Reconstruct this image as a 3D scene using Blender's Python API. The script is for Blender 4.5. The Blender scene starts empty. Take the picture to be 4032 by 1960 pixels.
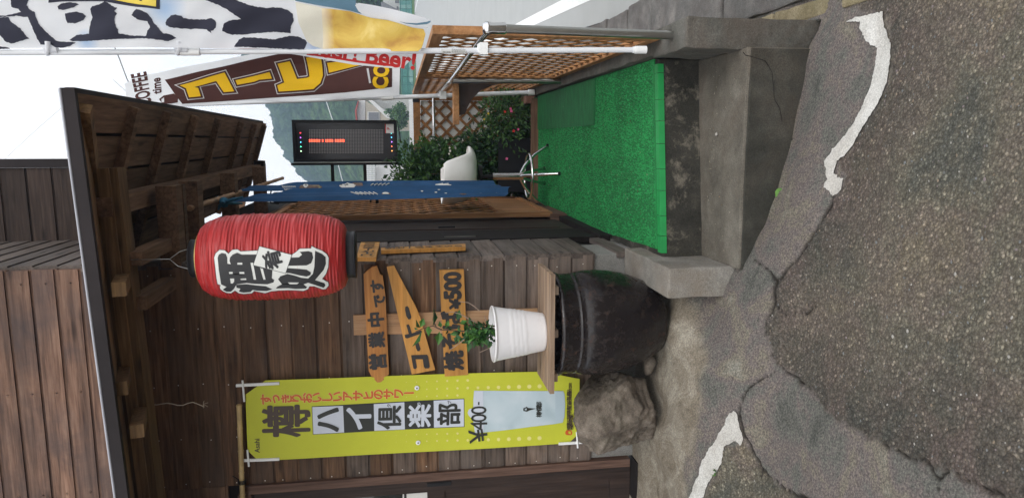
import bpy, bmesh, math, random
import numpy as np
from mathutils import Vector, Matrix
from mathutils.geometry import tessellate_polygon
random.seed(7)
rng = np.random.default_rng(7)
scene = bpy.context.scene
COL = scene.collection

# ---------------------------------------------------------------- camera
EYE = 1.62                      # height of the phone above the ground under it
FPX, W0, H0 = 2800.0, 4032, 1960
PITCH, ROLL, YAW = math.radians(8.917), math.radians(-1.403), math.radians(-8.779)
_fw = Vector((math.sin(YAW)*math.cos(PITCH), math.cos(YAW)*math.cos(PITCH), -math.sin(PITCH)))
_rt = Vector((math.cos(YAW), -math.sin(YAW), 0)); _up = _rt.cross(_fw)
RT = math.cos(ROLL)*_rt + math.sin(ROLL)*_up
UP = -math.sin(ROLL)*_rt + math.cos(ROLL)*_up
FW = _fw
cam_data = bpy.data.cameras.new("camera")
cam_data.sensor_width = 36; cam_data.lens = FPX/W0*36
cam_data.clip_start = 0.05; cam_data.clip_end = 3000
cam = bpy.data.objects.new("camera", cam_data); COL.objects.link(cam)
# the phone was held on its side: the picture's left is up in the world
cam.matrix_world = Matrix(((-UP.x, RT.x, -FW.x, 0), (-UP.y, RT.y, -FW.y, 0), (-UP.z, RT.z, -FW.z, EYE), (0, 0, 0, 1)))
scene.camera = cam

# ---------------------------------------------------------------- light
world = bpy.data.worlds.new("World"); scene.world = world; world.use_nodes = True
nt = world.node_tree; nt.nodes.clear()
sky = nt.nodes.new("ShaderNodeTexSky"); sky.sky_type = 'NISHITA'; sky.sun_disc = False
SUN_EL, SUN_AZ = math.radians(52), math.radians(150)
sky.sun_elevation = SUN_EL; sky.sun_rotation = SUN_AZ
sky.air_density = 1.0; sky.dust_density = 4.0
hsv = nt.nodes.new("ShaderNodeHueSaturation"); hsv.inputs['Saturation'].default_value = 0.05
mixw = nt.nodes.new("ShaderNodeMix"); mixw.data_type = 'RGBA'; mixw.inputs[0].default_value = 0.75
mixw.inputs[7].default_value = (10.6, 10.5, 10.4, 1)       # the even white cloud cover
bg = nt.nodes.new("ShaderNodeBackground"); bg.inputs['Strength'].default_value = 0.125
wo = nt.nodes.new("ShaderNodeOutputWorld")
nt.links.new(sky.outputs[0], hsv.inputs['Color']); nt.links.new(hsv.outputs[0], mixw.inputs[6])
nt.links.new(mixw.outputs[2], bg.inputs['Color']); nt.links.new(bg.outputs[0], wo.inputs[0])
sun_d = bpy.data.lights.new("sun", 'SUN'); sun_d.energy = 0.7; sun_d.angle = math.radians(30); sun_d.color = (1, .97, .92)
sun = bpy.data.objects.new("sun", sun_d); COL.objects.link(sun)
sd = Vector((math.sin(SUN_AZ)*math.cos(SUN_EL), math.cos(SUN_AZ)*math.cos(SUN_EL), math.sin(SUN_EL)))
sun.rotation_euler = (-sd).to_track_quat('-Z', 'Y').to_euler(); sun.location = (0, 0, 8)
scene.view_settings.view_transform = 'Standard'; scene.view_settings.look = 'None'
scene.view_settings.exposure = 0.55; scene.view_settings.gamma = 1.0
scene.view_settings.use_curve_mapping = False
scene.render.engine = 'CYCLES'
scene.cycles.max_bounces = 6; scene.cycles.diffuse_bounces = 4; scene.cycles.glossy_bounces = 3
scene.cycles.transmission_bounces = 6; scene.cycles.transparent_max_bounces = 8; scene.cycles.volume_bounces = 0
try:
    scene.cycles.use_denoising = True
except Exception: pass

# ---------------------------------------------------------------- helpers
CAMP = Vector((0, 0, EYE))
def ray(fx, fy):
    return RT*(-(fy-H0/2)/FPX) - UP*((fx-W0/2)/FPX) + FW
def AY(fx, fy, Y): d = ray(fx, fy); return CAMP + d*(Y/d.y)
def AX(fx, fy, X): d = ray(fx, fy); return CAMP + d*(X/d.x)
def AZ(fx, fy, z): d = ray(fx, fy); return CAMP + d*((z-EYE)/d.z)
def MPX(Y): return Y/FPX              # metres per photo pixel at depth Y

def tag(o, label=None, cat=None, group=None, kind=None):
    if label: o['label'] = label
    if cat: o['category'] = cat
    if group: o['group'] = group
    if kind: o['kind'] = kind
    return o
def empty(name, loc=(0, 0, 0), label=None, cat=None, group=None):
    o = bpy.data.objects.new(name, None); COL.objects.link(o); o.location = loc
    o.empty_display_size = .1
    return tag(o, label, cat, group)
def origin(o):
    v = Vector((0, 0, 0))
    while o is not None: v += o.location; o = o.parent
    return v

class MB:
    """collects shapes in world coordinates; build() links them as ONE mesh object"""
    def __init__(s): s.v = []; s.f = []; s.m = []; s.sm = []
    def add(s, vs, fs, mi=0, smooth=False):
        n = len(s.v); s.v += [tuple(p) for p in vs]
        s.f += [tuple(i+n for i in f) for f in fs]; s.m += [mi]*len(fs); s.sm += [smooth]*len(fs)
        return s
    def hexa(s, p, mi=0):   # p: 8 corners, bottom ring 0-3 then top ring 4-7
        return s.add(p, [(3,2,1,0),(4,5,6,7),(0,1,5,4),(1,2,6,5),(2,3,7,6),(3,0,4,7)], mi)
    def box(s, a, b, mi=0):
        x0,y0,z0 = a; x1,y1,z1 = b
        if x0>x1: x0,x1=x1,x0
        if y0>y1: y0,y1=y1,y0
        if z0>z1: z0,z1=z1,z0
        return s.hexa([(x0,y0,z0),(x1,y0,z0),(x1,y1,z0),(x0,y1,z0),(x0,y0,z1),(x1,y0,z1),(x1,y1,z1),(x0,y1,z1)], mi)
    def beam(s, a, b, w, h, up=(0,0,1), mi=0):
        a, b = Vector(a), Vector(b); d = (b-a).normalized(); u = Vector(up)
        sx = d.cross(u).normalized(); u = sx.cross(d).normalized()
        r = [sx*(-w/2)-u*(h/2), sx*(w/2)-u*(h/2), sx*(w/2)+u*(h/2), sx*(-w/2)+u*(h/2)]
        p = [a+q for q in r]+[b+q for q in r]
        return s.add(p, [(0,1,2,3),(7,6,5,4),(1,0,4,5),(2,1,5,6),(3,2,6,7),(0,3,7,4)], mi)
    def tube(s, pts, r, n=10, mi=0, caps=True, smooth=True):
        pts = [Vector(p) for p in pts]; rs = r if isinstance(r, (list, tuple)) else [r]*len(pts)
        t0 = (pts[1]-pts[0]).normalized(); ref = Vector((0,0,1)) if abs(t0.z) < .9 else Vector((1,0,0))
        vs = []; fs = []; u = t0.cross(ref).normalized()
        for i, p in enumerate(pts):
            t = (pts[min(i+1,len(pts)-1)]-pts[max(i-1,0)]).normalized()
            u = (u - t*u.dot(t)).normalized(); w = t.cross(u)
            for k in range(n):
                a = 2*math.pi*k/n; vs.append(p+(u*math.cos(a)+w*math.sin(a))*rs[i])
        for i in range(len(pts)-1):
            for k in range(n):
                k2=(k+1)%n; fs.append((i*n+k, i*n+k2, (i+1)*n+k2, (i+1)*n+k))
        s.add(vs, fs, mi, smooth)
        if caps:
            s.add([vs[k] for k in range(n)], [tuple(range(n-1,-1,-1))], mi)
            s.add([vs[(len(pts)-1)*n+k] for k in range(n)], [tuple(range(n))], mi)
        return s
    def lathe(s, prof, c, n=40, mi=0, fn=None):
        vs=[]; fs=[]
        for i,(r,z) in enumerate(prof):
            for k in range(n):
                a=2*math.pi*k/n; rr = r if fn is None else fn(r,z,a)
                vs.append((c[0]+rr*math.cos(a), c[1]+rr*math.sin(a), c[2]+z))
        for i in range(len(prof)-1):
            for k in range(n):
                k2=(k+1)%n; fs.append((i*n+k,i*n+k2,(i+1)*n+k2,(i+1)*n+k))
        return s.add(vs,fs,mi,True)
    def prism(s, poly, off, mi=0, mi_side=None):   # poly: 3-D outline, extruded by vector off
        n=len(poly); a=[Vector(p) for p in poly]; b=[p+Vector(off) for p in a]
        tri=tessellate_polygon([a])
        s.add(a,[tuple(t) for t in tri],mi); s.add(b,[tuple(t) for t in tri],mi)
        s.add(a+b,[(i,(i+1)%n,n+(i+1)%n,n+i) for i in range(n)],mi if mi_side is None else mi_side)
        return s
    def build(s, name, mats, parent=None, label=None, cat=None, group=None, kind=None, recalc=False):
        me = bpy.data.meshes.new(name)
        org = origin(parent) if parent is not None else Vector((0,0,0))
        v = np.array(s.v, dtype=float) - np.array(org)
        me.from_pydata(v.tolist(), [], s.f)
        if not isinstance(mats,(list,tuple)): mats=[mats]
        for m in mats: me.materials.append(m)
        me.polygons.foreach_set('material_index', s.m); me.polygons.foreach_set('use_smooth', s.sm)
        if recalc:
            bm=bmesh.new(); bm.from_mesh(me); bmesh.ops.remove_doubles(bm,verts=bm.verts,dist=1e-5)
            bmesh.ops.recalc_face_normals(bm,faces=bm.faces); bm.to_mesh(me); bm.free()
        me.update()
        o = bpy.data.objects.new(name, me); COL.objects.link(o)
        if parent is not None: o.parent = parent
        return tag(o, label, cat, group, kind)

def grid_object(name, X, Y, Z, mats, kind=None, parent=None, attrs=None, smooth=True):
    ny, nx = X.shape
    org = np.array(origin(parent)) if parent is not None else np.zeros(3)
    co = np.stack([X,Y,Z],-1).reshape(-1,3)-org
    i = np.arange(ny*nx).reshape(ny,nx)
    q = np.stack([i[:-1,:-1],i[:-1,1:],i[1:,1:],i[1:,:-1]],-1).reshape(-1,4)
    me = bpy.data.meshes.new(name); me.vertices.add(len(co)); me.vertices.foreach_set('co', co.ravel())
    me.loops.add(q.size); me.loops.foreach_set('vertex_index', q.ravel().astype(np.int32))
    me.polygons.add(len(q)); me.polygons.foreach_set('loop_start', np.arange(0,q.size,4,dtype=np.int32))
    me.polygons.foreach_set('use_smooth', np.full(len(q), smooth))
    me.materials.append(mats); me.update(calc_edges=True)
    for k,a in (attrs or {}).items():
        at = me.attributes.new(k,'FLOAT','POINT'); at.data.foreach_set('value', a.ravel().astype(np.float32))
    o = bpy.data.objects.new(name, me); COL.objects.link(o)
    if parent is not None: o.parent = parent
    if kind: o['kind']=kind
    return o

# ---------------------------------------------------------------- materials
def srgb(r,g,b):
    f=lambda c:(c/255/12.92) if c/255<=.04045 else ((c/255+.055)/1.055)**2.4
    return (f(r),f(g),f(b),1)
def _base(name):
    m=bpy.data.materials.new(name); m.use_nodes=True; n=m.node_tree; n.nodes.clear()
    out=n.nodes.new('ShaderNodeOutputMaterial'); b=n.nodes.new('ShaderNodeBsdfPrincipled')
    n.links.new(b.outputs[0],out.inputs[0]); return m,n,b
def _coord(n, scale, rnd=True):
    tc=n.nodes.new('ShaderNodeTexCoord'); mp=n.nodes.new('ShaderNodeMapping'); mp.inputs['Scale'].default_value=scale
    if rnd:
        oi=n.nodes.new('ShaderNodeObjectInfo'); mu=n.nodes.new('ShaderNodeVectorMath'); mu.operation='SCALE'
        cb=n.nodes.new('ShaderNodeCombineXYZ')
        for k in range(3): n.links.new(oi.outputs['Random'],cb.inputs[k])
        n.links.new(cb.outputs[0],mu.inputs[0]); mu.inputs['Scale'].default_value=37.0
        ad=n.nodes.new('ShaderNodeVectorMath'); n.links.new(tc.outputs['Object'],ad.inputs[0]); n.links.new(mu.outputs[0],ad.inputs[1])
        n.links.new(ad.outputs[0],mp.inputs[0])
    else: n.links.new(tc.outputs['Object'],mp.inputs[0])
    return mp
def _noise(n,mp,scale,detail=4,rough=.6,dist=0):
    t=n.nodes.new('ShaderNodeTexNoise'); t.inputs['Scale'].default_value=scale; t.inputs['Detail'].default_value=detail
    t.inputs['Roughness'].default_value=rough; t.inputs['Distortion'].default_value=dist
    n.links.new(mp.outputs[0],t.inputs['Vector']); return t
def _ramp(n,src,stops):
    r=n.nodes.new('ShaderNodeValToRGB'); e=r.color_ramp.elements
    while len(e)<len(stops): e.new(.5)
    for i,(p,c) in enumerate(stops): e[i].position=p; e[i].color=c if len(c)==4 else (*c,1)
    n.links.new(src,r.inputs[0]); return r
def _mix(n,a,b,fac,mode='MIX'):
    x=n.nodes.new('ShaderNodeMix'); x.data_type='RGBA'; x.blend_type=mode
    for s,i in ((a,6),(b,7),(fac,0)):
        if hasattr(s,'is_output') : n.links.new(s,x.inputs[i])
        else: x.inputs[i].default_value=s
    return x.outputs[2]
def _bump(n,b,src,strength,dist):
    bp=n.nodes.new('ShaderNodeBump'); bp.inputs['Strength'].default_value=strength; bp.inputs['Distance'].default_value=dist
    n.links.new(src,bp.inputs['Height']); n.links.new(bp.outputs[0],b.inputs['Normal'])
def _tint(n,col,amt):
    oi=n.nodes.new('ShaderNodeObjectInfo'); mr=n.nodes.new('ShaderNodeMapRange')
    mr.inputs[3].default_value=1-amt; mr.inputs[4].default_value=1+amt; n.links.new(oi.outputs['Random'],mr.inputs[0])
    h=n.nodes.new('ShaderNodeHueSaturation'); n.links.new(mr.outputs[0],h.inputs['Value']); n.links.new(col,h.inputs['Color']); return h.outputs[0]

def plain(name,col,rough=.5,metal=0,var=.12,scale=6,bump=0,bscale=60,spec=.5):
    m,n,b=_base(name); mp=_coord(n,(1,1,1)); t=_noise(n,mp,scale,5)
    c=tuple(col[:3]); r=_ramp(n,t.outputs[0],[(.3,tuple(x*(1-var) for x in c)),(.7,tuple(min(1,x*(1+var)) for x in c))])
    n.links.new(r.outputs[0],b.inputs['Base Color']); b.inputs['Roughness'].default_value=rough; b.inputs['Metallic'].default_value=metal
    b.inputs['Specular IOR Level'].default_value=spec
    if bump: t2=_noise(n,mp,bscale,4); _bump(n,b,t2.outputs[0],bump,.01)
    return m
def wood(name,dark,mid,light,axis='X',rough=.75,tint=.12,grain=9,knots=True,weather=None,wamt=.5,bump=.35):
    m,n,b=_base(name)
    st={'X':(.06,1,1),'Y':(1,.06,1),'Z':(1,1,.06)}[axis]
    mp=_coord(n,st); t=_noise(n,mp,grain*6,7,.62,.25); t2=_noise(n,mp,grain*1.3,3,.5,.6)
    r=_ramp(n,t.outputs[0],[(.28,dark),(.5,mid),(.74,light)])
    r2=_ramp(n,t2.outputs[0],[(.32,(.62,.62,.62,1)),(.66,(1.15,1.12,1.08,1))])
    c=_mix(n,r.outputs[0],r2.outputs[0],.8,'MULTIPLY')
    mp2=_coord(n,(1,1,1))
    if weather:
        t3=_noise(n,mp2,2.3,6,.65,.4); f=_ramp(n,t3.outputs[0],[(.42,(0,0,0,1)),(.72,(wamt,)*3+(1,))])
        c=_mix(n,c,weather,f.outputs[0])
    if knots:
        v=n.nodes.new('ShaderNodeTexVoronoi'); v.inputs['Scale'].default_value=1.0
        ks={'X':(2.2,9,9),'Y':(9,2.2,9),'Z':(9,9,2.2)}[axis]; mk=_coord(n,ks); n.links.new(mk.outputs[0],v.inputs['Vector'])
        f=_ramp(n,v.outputs['Distance'],[(.05,(.75,.75,.75,1)),(.16,(0,0,0,1))])
        c=_mix(n,c,tuple(x*.35 for x in dark[:3])+(1,),f.outputs[0])
    c=_tint(n,c,tint)
    n.links.new(c,b.inputs['Base Color']); b.inputs['Roughness'].default_value=rough; b.inputs['Specular IOR Level'].default_value=.3
    _bump(n,b,t.outputs[0],bump,.004)
    return m
def concrete(name,dark,mid,light,stain,scale=5,stain_amt=.7,bump=.5,lichen=None):
    m,n,b=_base(name); mp=_coord(n,(1,1,1),False)
    t=_noise(n,mp,scale,8,.68); r=_ramp(n,t.outputs[0],[(.3,dark),(.5,mid),(.72,light)])
    t2=_noise(n,mp,scale*.55,6,.7,.5); f=_ramp(n,t2.outputs[0],[(.44,(0,0,0,1)),(.62,(stain_amt,)*3+(1,))])
    c=_mix(n,r.outputs[0],stain,f.outputs[0])
    t3=_noise(n,mp,160,3,.7); f3=_ramp(n,t3.outputs[0],[(.35,(.62,.62,.62,1)),(.65,(1.25,1.25,1.25,1))]); c=_mix(n,c,f3.outputs[0],.75,'MULTIPLY')
    if lichen:
        t4=_noise(n,mp,scale*1.4,8,.75,.3); f4=_ramp(n,t4.outputs[0],[(.53,(0,0,0,1)),(.66,(.5,.5,.5,1))]); c=_mix(n,c,lichen,f4.outputs[0])
    c=_tint(n,c,.10)
    n.links.new(c,b.inputs['Base Color']); b.inputs['Roughness'].default_value=.9; b.inputs['Specular IOR Level'].default_value=.25
    t5=_noise(n,mp,90,6,.7); _bump(n,b,t5.outputs[0],bump,.006)
    return m
def emis(name,col,strength):
    m,n,b=_base(name); b.inputs['Base Color'].default_value=col; b.inputs['Emission Color'].default_value=col; b.inputs['Emission Strength'].default_value=strength; return m
def leafmat(name,a,bb,cc,trans=.25):
    m,n,b=_base(name); mp=_coord(n,(1,1,1)); t=_noise(n,mp,9,3)
    r=_ramp(n,t.outputs[0],[(.3,a),(.5,bb),(.72,cc)])
    n.links.new(r.outputs[0],b.inputs['Base Color']); b.inputs['Roughness'].default_value=.5
    tr=n.nodes.new('ShaderNodeBsdfTranslucent'); n.links.new(r.outputs[0],tr.inputs[0])
    mx=n.nodes.new('ShaderNodeMixShader'); mx.inputs[0].default_value=trans
    out=[x for x in n.nodes if x.type=='OUTPUT_MATERIAL'][0]
    n.links.new(b.outputs[0],mx.inputs[1]); n.links.new(tr.outputs[0],mx.inputs[2]); n.links.new(mx.outputs[0],out.inputs[0]); return m
def cloth(name,col,trans=.35,var=.06,rough=.8,wr=30):
    m,n,b=_base(name); mp=_coord(n,(1,1,1)); t=_noise(n,mp,3,4)
    c=tuple(col[:3]); r=_ramp(n,t.outputs[0],[(.3,tuple(x*(1-var) for x in c)),(.7,tuple(min(1,x*(1+var)) for x in c))])
    n.links.new(r.outputs[0],b.inputs['Base Color']); b.inputs['Roughness'].default_value=rough; b.inputs['Specular IOR Level'].default_value=.2
    if trans:
        tr=n.nodes.new('ShaderNodeBsdfTranslucent'); n.links.new(r.outputs[0],tr.inputs[0]); mx=n.nodes.new('ShaderNodeMixShader'); mx.inputs[0].default_value=trans
        out=[x for x in n.nodes if x.type=='OUTPUT_MATERIAL'][0]
        n.links.new(b.outputs[0],mx.inputs[1]); n.links.new(tr.outputs[0],mx.inputs[2]); n.links.new(mx.outputs[0],out.inputs[0])
    return m

G=lambda v:(v,v,v,1)
WSID=wood('weathered_siding_wood',(.044,.022,.011,1),(.145,.077,.041,1),(.265,.155,.088,1),'X',tint=.36,weather=(.130,.093,.072,1),wamt=.7,bump=.7)
WSIDG=wood('greyed_siding_wood',(.048,.034,.027,1),(.125,.090,.070,1),(.23,.172,.140,1),'X',tint=.28,weather=(.165,.140,.125,1),wamt=.8,bump=.7)
WSIDY=wood('weathered_side_wood',(.045,.034,.029,1),(.115,.092,.080,1),(.20,.165,.145,1),'Y',tint=.2,weather=(.15,.13,.12,1),wamt=.7,bump=.5)
WUP=wood('upper_siding_wood',(.062,.032,.022,1),(.19,.107,.073,1),(.30,.19,.138,1),'X',tint=.16,weather=(.060,.046,.046,1),wamt=.85)
WDK=wood('dark_roof_wood',(.060,.034,.020,1),(.135,.078,.046,1),(.21,.13,.080,1),'Y',tint=.32,bump=.5)
WDKX=wood('dark_beam_wood',(.080,.044,.019,1),(.175,.102,.045,1),(.28,.17,.078,1),'X',tint=.25,bump=.5)
WNAVY=wood('dark_stained_upper_wood',(.020,.013,.011,1),(.046,.030,.024,1),(.075,.052,.043,1),'X',tint=.15,bump=.5)
WFRM=wood('brown_door_wood',(.018,.010,.008,1),(.036,.022,.017,1),(.058,.037,.029,1),'Z',rough=.6,tint=.1,knots=False)
WTRIM=wood('red_brown_trim_wood',(.06,.033,.024,1),(.13,.075,.055,1),(.20,.125,.095,1),'Z',tint=.1)
WBLK=plain('black_timber',(.013,.010,.0095),.75,var=.35,scale=20,spec=.2)
WLAT=wood('stained_lattice_wood',(.17,.075,.027,1),(.27,.125,.045,1),(.36,.185,.075,1),'Y',tint=.14,knots=False,bump=.2)
WLATZ=wood('stained_frame_wood',(.26,.12,.045,1),(.40,.20,.085,1),(.52,.29,.14,1),'Y',tint=.1)
WLATI=wood('stained_indoor_lattice_wood',(.22,.10,.045,1),(.36,.18,.08,1),(.48,.26,.13,1),'Z',tint=.1,knots=False)
WSIGN=wood('honey_sign_wood',(.42,.19,.042,1),(.56,.27,.065,1),(.66,.35,.10,1),'X',tint=.08,bump=.1,rough=.45)
WSIGN2=wood('brown_sign_wood',(.30,.115,.028,1),(.43,.185,.048,1),(.52,.25,.075,1),'X',tint=.05,bump=.1,rough=.45)
WPOST=wood('raw_pine_post_wood',(.30,.165,.085,1),(.44,.265,.145,1),(.56,.36,.215,1),'Z',tint=.05)
WPAL=wood('pallet_wood',(.15,.095,.060,1),(.29,.20,.135,1),(.42,.31,.22,1),'X',tint=.14,weather=(.30,.25,.21,1),wamt=.5)
WPLB=wood('planter_board_wood',(.10,.055,.035,1),(.18,.10,.065,1),(.27,.17,.12,1),'X',tint=.1)
MTRIM=plain('dark_metal_trim',(.026,.021,.022),.7,0,var=.3,scale=3,spec=.2)
INK=plain('black_ink',(.012,.011,.011),.6,var=.1)
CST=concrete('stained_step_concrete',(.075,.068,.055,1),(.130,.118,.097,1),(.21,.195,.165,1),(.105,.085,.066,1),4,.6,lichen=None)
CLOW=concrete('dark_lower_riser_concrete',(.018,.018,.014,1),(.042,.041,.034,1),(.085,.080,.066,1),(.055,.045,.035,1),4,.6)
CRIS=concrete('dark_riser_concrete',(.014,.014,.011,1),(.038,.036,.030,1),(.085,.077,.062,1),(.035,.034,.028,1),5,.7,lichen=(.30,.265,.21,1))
CGRY=concrete('pale_cheek_concrete',(.14,.132,.115,1),(.235,.222,.198,1),(.33,.315,.29,1),(.20,.165,.13,1),4,.7)
CCHK=concrete('mossy_cheek_concrete',(.060,.060,.052,1),(.115,.112,.098,1),(.20,.195,.175,1),(.11,.085,.068,1),4,.6)
CFND=concrete('foundation_concrete',(.17,.165,.155,1),(.25,.245,.23,1),(.32,.31,.29,1),(.16,.155,.145,1),3,.4)
CBLK=concrete('ditch_block_concrete',(.085,.083,.078,1),(.15,.145,.138,1),(.25,.235,.22,1),(.10,.085,.08,1),5,.6)
CKRB=concrete('mossy_kerb_concrete',(.13,.105,.06,1),(.23,.19,.115,1),(.35,.30,.20,1),(.11,.095,.045,1),5,.6)
GRN=None
STEEL=plain('brushed_steel',(.42,.42,.40),.28,1,var=.1)
CHROME=plain('chrome',(.75,.75,.76),.10,1,var=.04)
PVC=plain('white_pole_plastic',(.70,.72,.75),.4,var=.05)
PVCW=plain('white_clip_plastic',(.80,.81,.81),.4,var=.04)
BLKPL=plain('black_plastic',(.010,.010,.012),.45,var=.2,spec=.3)
WIRE=plain('black_cable',(.01,.01,.01),.5)
TWINE=plain('pale_twine',(.42,.35,.27),.9)
BAM=plain('tan_bamboo',(.50,.36,.17),.45,var=.25,scale=12)
BAMO=plain('old_bamboo',(.34,.20,.11),.55,var=.35,scale=14)
def _scuffed(name,col,rough,dirt,lo,hi):
    m,n,b=_base(name); mp=_coord(n,(1,1,1),False); t=_noise(n,mp,16,7,.75,.4); f=_ramp(n,t.outputs[0],[(lo,(0,0,0,1)),(hi,(.55,.55,.55,1))])
    c=_mix(n,col,dirt,f.outputs[0]); n.links.new(c,b.inputs['Base Color']); b.inputs['Roughness'].default_value=rough; return m
WHITEP=_scuffed('white_glazed_plastic',(.78,.77,.78,1),.3,(.45,.36,.26,1),.60,.76)
RED=None
# ---------------------------------------------------------------- flat print and lettering
_tc={}
def glyphs(txt, offset=0.0, space=1.0):
    k=(txt,offset,space)
    if k in _tc: return _tc[k]
    cu=bpy.data.curves.new('t','FONT'); cu.body=txt; cu.align_x='CENTER'; cu.align_y='CENTER'; cu.size=1; cu.resolution_u=3
    cu.offset=offset; cu.fill_mode='FRONT'; cu.space_character=space
    ob=bpy.data.objects.new('t',cu); COL.objects.link(ob)
    me=bpy.data.meshes.new_from_object(ob.evaluated_get(bpy.context.evaluated_depsgraph_get()))
    v=[(p.co.x,p.co.y) for p in me.vertices]; f=[tuple(q.vertices) for q in me.polygons]
    bpy.data.objects.remove(ob); bpy.data.curves.remove(cu); bpy.data.meshes.remove(me)
    if v:
        a=np.array(v); c=(a.max(0)+a.min(0))/2; v=[(x-c[0],y-c[1]) for x,y in v]
    _tc[k]=(v,f); return v,f
def text_on(mb, txt, c, size, ux=(1,0,0), uy=(0,0,1), rot=0, offset=0, sx=1, sy=1, mi=0, space=1.0):
    """flat lettering centred on c in the plane of ux, uy"""
    v,f=glyphs(txt,0,space); c=Vector(c); ux=Vector(ux); uy=Vector(uy); ca,sa=math.cos(rot),math.sin(rot); nn=ux.cross(uy)
    sh=[(0,0)]+([(offset*math.cos(2*math.pi*k/8)*.75,offset*math.sin(2*math.pi*k/8)*.75) for k in range(8)] if offset else [])
    for k,(dx,dy) in enumerate(sh):      # brush weight: the same strokes laid down again beside themselves
        vs=[]
        for x,y in v:
            x=(x+dx)*size*sx; y=(y+dy)*size*sy
            vs.append(c+ux*(x*ca-y*sa)+uy*(x*sa+y*ca)+nn*(.00007*k))
        mb.add(vs,f,mi)
    return mb
def poly2(pts, holes=(), cut=None):
    """triangulated 2-D polygon with holes, cut into strips so that it can follow a curved sheet"""
    loops=[[Vector((x,y,0)) for x,y in pts]]+[[Vector((x,y,0)) for x,y in h] for h in holes]
    tri=tessellate_polygon(loops); flat=[p for l in loops for p in l]
    bm=bmesh.new(); vs=[bm.verts.new(p) for p in flat]
    for t in tri:
        try: bm.faces.new([vs[i] for i in t])
        except ValueError: pass
    if cut:
        for ax in (0,1):
            lo=min(p[ax] for p in flat); hi=max(p[ax] for p in flat); x=lo+cut
            while x<hi:
                co=Vector((x,0,0)) if ax==0 else Vector((0,x,0)); no=Vector((1,0,0)) if ax==0 else Vector((0,1,0))
                bmesh.ops.bisect_plane(bm,geom=bm.verts[:]+bm.edges[:]+bm.faces[:],plane_co=co,plane_no=no,dist=1e-6); x+=cut
    bm.verts.index_update(); v=[(p.co.x,p.co.y) for p in bm.verts]; f=[tuple(q.index for q in fc.verts) for fc in bm.faces]; bm.free()
    return v,f
def cut_mesh(v,f,cut):
    bm=bmesh.new(); vs=[bm.verts.new((x,y,0)) for x,y in v]
    for t in f:
        try: bm.faces.new([vs[i] for i in t])
        except ValueError: pass
    for ax in (0,1):
        lo=min(p[ax] for p in v); hi=max(p[ax] for p in v); x=lo+cut
        while x<hi:
            co=Vector((x,0,0)) if ax==0 else Vector((0,x,0)); no=Vector((1,0,0)) if ax==0 else Vector((0,1,0))
            bmesh.ops.bisect_plane(bm,geom=bm.verts[:]+bm.edges[:]+bm.faces[:],plane_co=co,plane_no=no,dist=1e-6); x+=cut
    bm.verts.index_update(); v=[(p.co.x,p.co.y) for p in bm.verts]; f=[tuple(q.index for q in fc.verts) for fc in bm.faces]; bm.free()
    return v,f
def decal(mb, pts, surf, holes=(), cut=None, mi=0, smooth=False):
    v,f=poly2(pts,holes,cut); mb.add([surf(x,y) for x,y in v],f,mi,smooth); return mb
def inflate(pts, d):
    n=len(pts); a=0.5*sum(pts[i][0]*pts[(i+1)%n][1]-pts[(i+1)%n][0]*pts[i][1] for i in range(n)); s=1 if a>0 else -1
    out=[]
    for i in range(n):
        p0=np.array(pts[i-1],float); p=np.array(pts[i],float); p1=np.array(pts[(i+1)%n],float)
        e0=(p-p0)/(np.linalg.norm(p-p0)+1e-9); e1=(p1-p)/(np.linalg.norm(p1-p)+1e-9)
        n0=np.array((e0[1],-e0[0]))*s; n1=np.array((e1[1],-e1[0]))*s; b=n0+n1; L=np.linalg.norm(b)
        b=n0 if L<.3 else b/L; k=max(.45,float(np.dot(b,n0))); out.append(tuple(p+b*d/k))
    return out
def leaves(name, P, D, S, mats, parent, wid=.45, fold=.25, kind=None):
    """leaf blades as folded diamonds: P base points, D directions, S lengths"""
    P=np.asarray(P,float); D=np.asarray(D,float); S=np.asarray(S,float)[:,None]; n=len(P)
    D/=np.linalg.norm(D,axis=1,keepdims=True)+1e-9
    r=rng.normal(size=(n,3)); side=np.cross(D,r); side/=np.linalg.norm(side,axis=1,keepdims=True)+1e-9; nn=np.cross(side,D)
    b=P; m=P+D*S*.45; t=P+D*S-nn*S*.12
    l=m+side*S*wid*.5+nn*S*fold*.4; q=m-side*S*wid*.5+nn*S*fold*.4
    V=np.stack([b,l,t,q],1).reshape(-1,3)-np.array(origin(parent)) ; i=np.arange(n)*4
    F=np.concatenate([np.stack([i,i+1,i+2],1),np.stack([i,i+2,i+3],1)])
    me=bpy.data.meshes.new(name); me.from_pydata(V.tolist(),[],F.tolist())
    if not isinstance(mats,(list,tuple)): mats=[mats]
    for x in mats: me.materials.append(x)
    if len(mats)>1:
        mi=rng.integers(0,len(mats),n); me.polygons.foreach_set('material_index',np.concatenate([mi,mi]).astype(np.int32))
    o=bpy.data.objects.new(name,me); COL.objects.link(o); o.parent=parent
    if kind: o['kind']=kind
    return o
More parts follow.
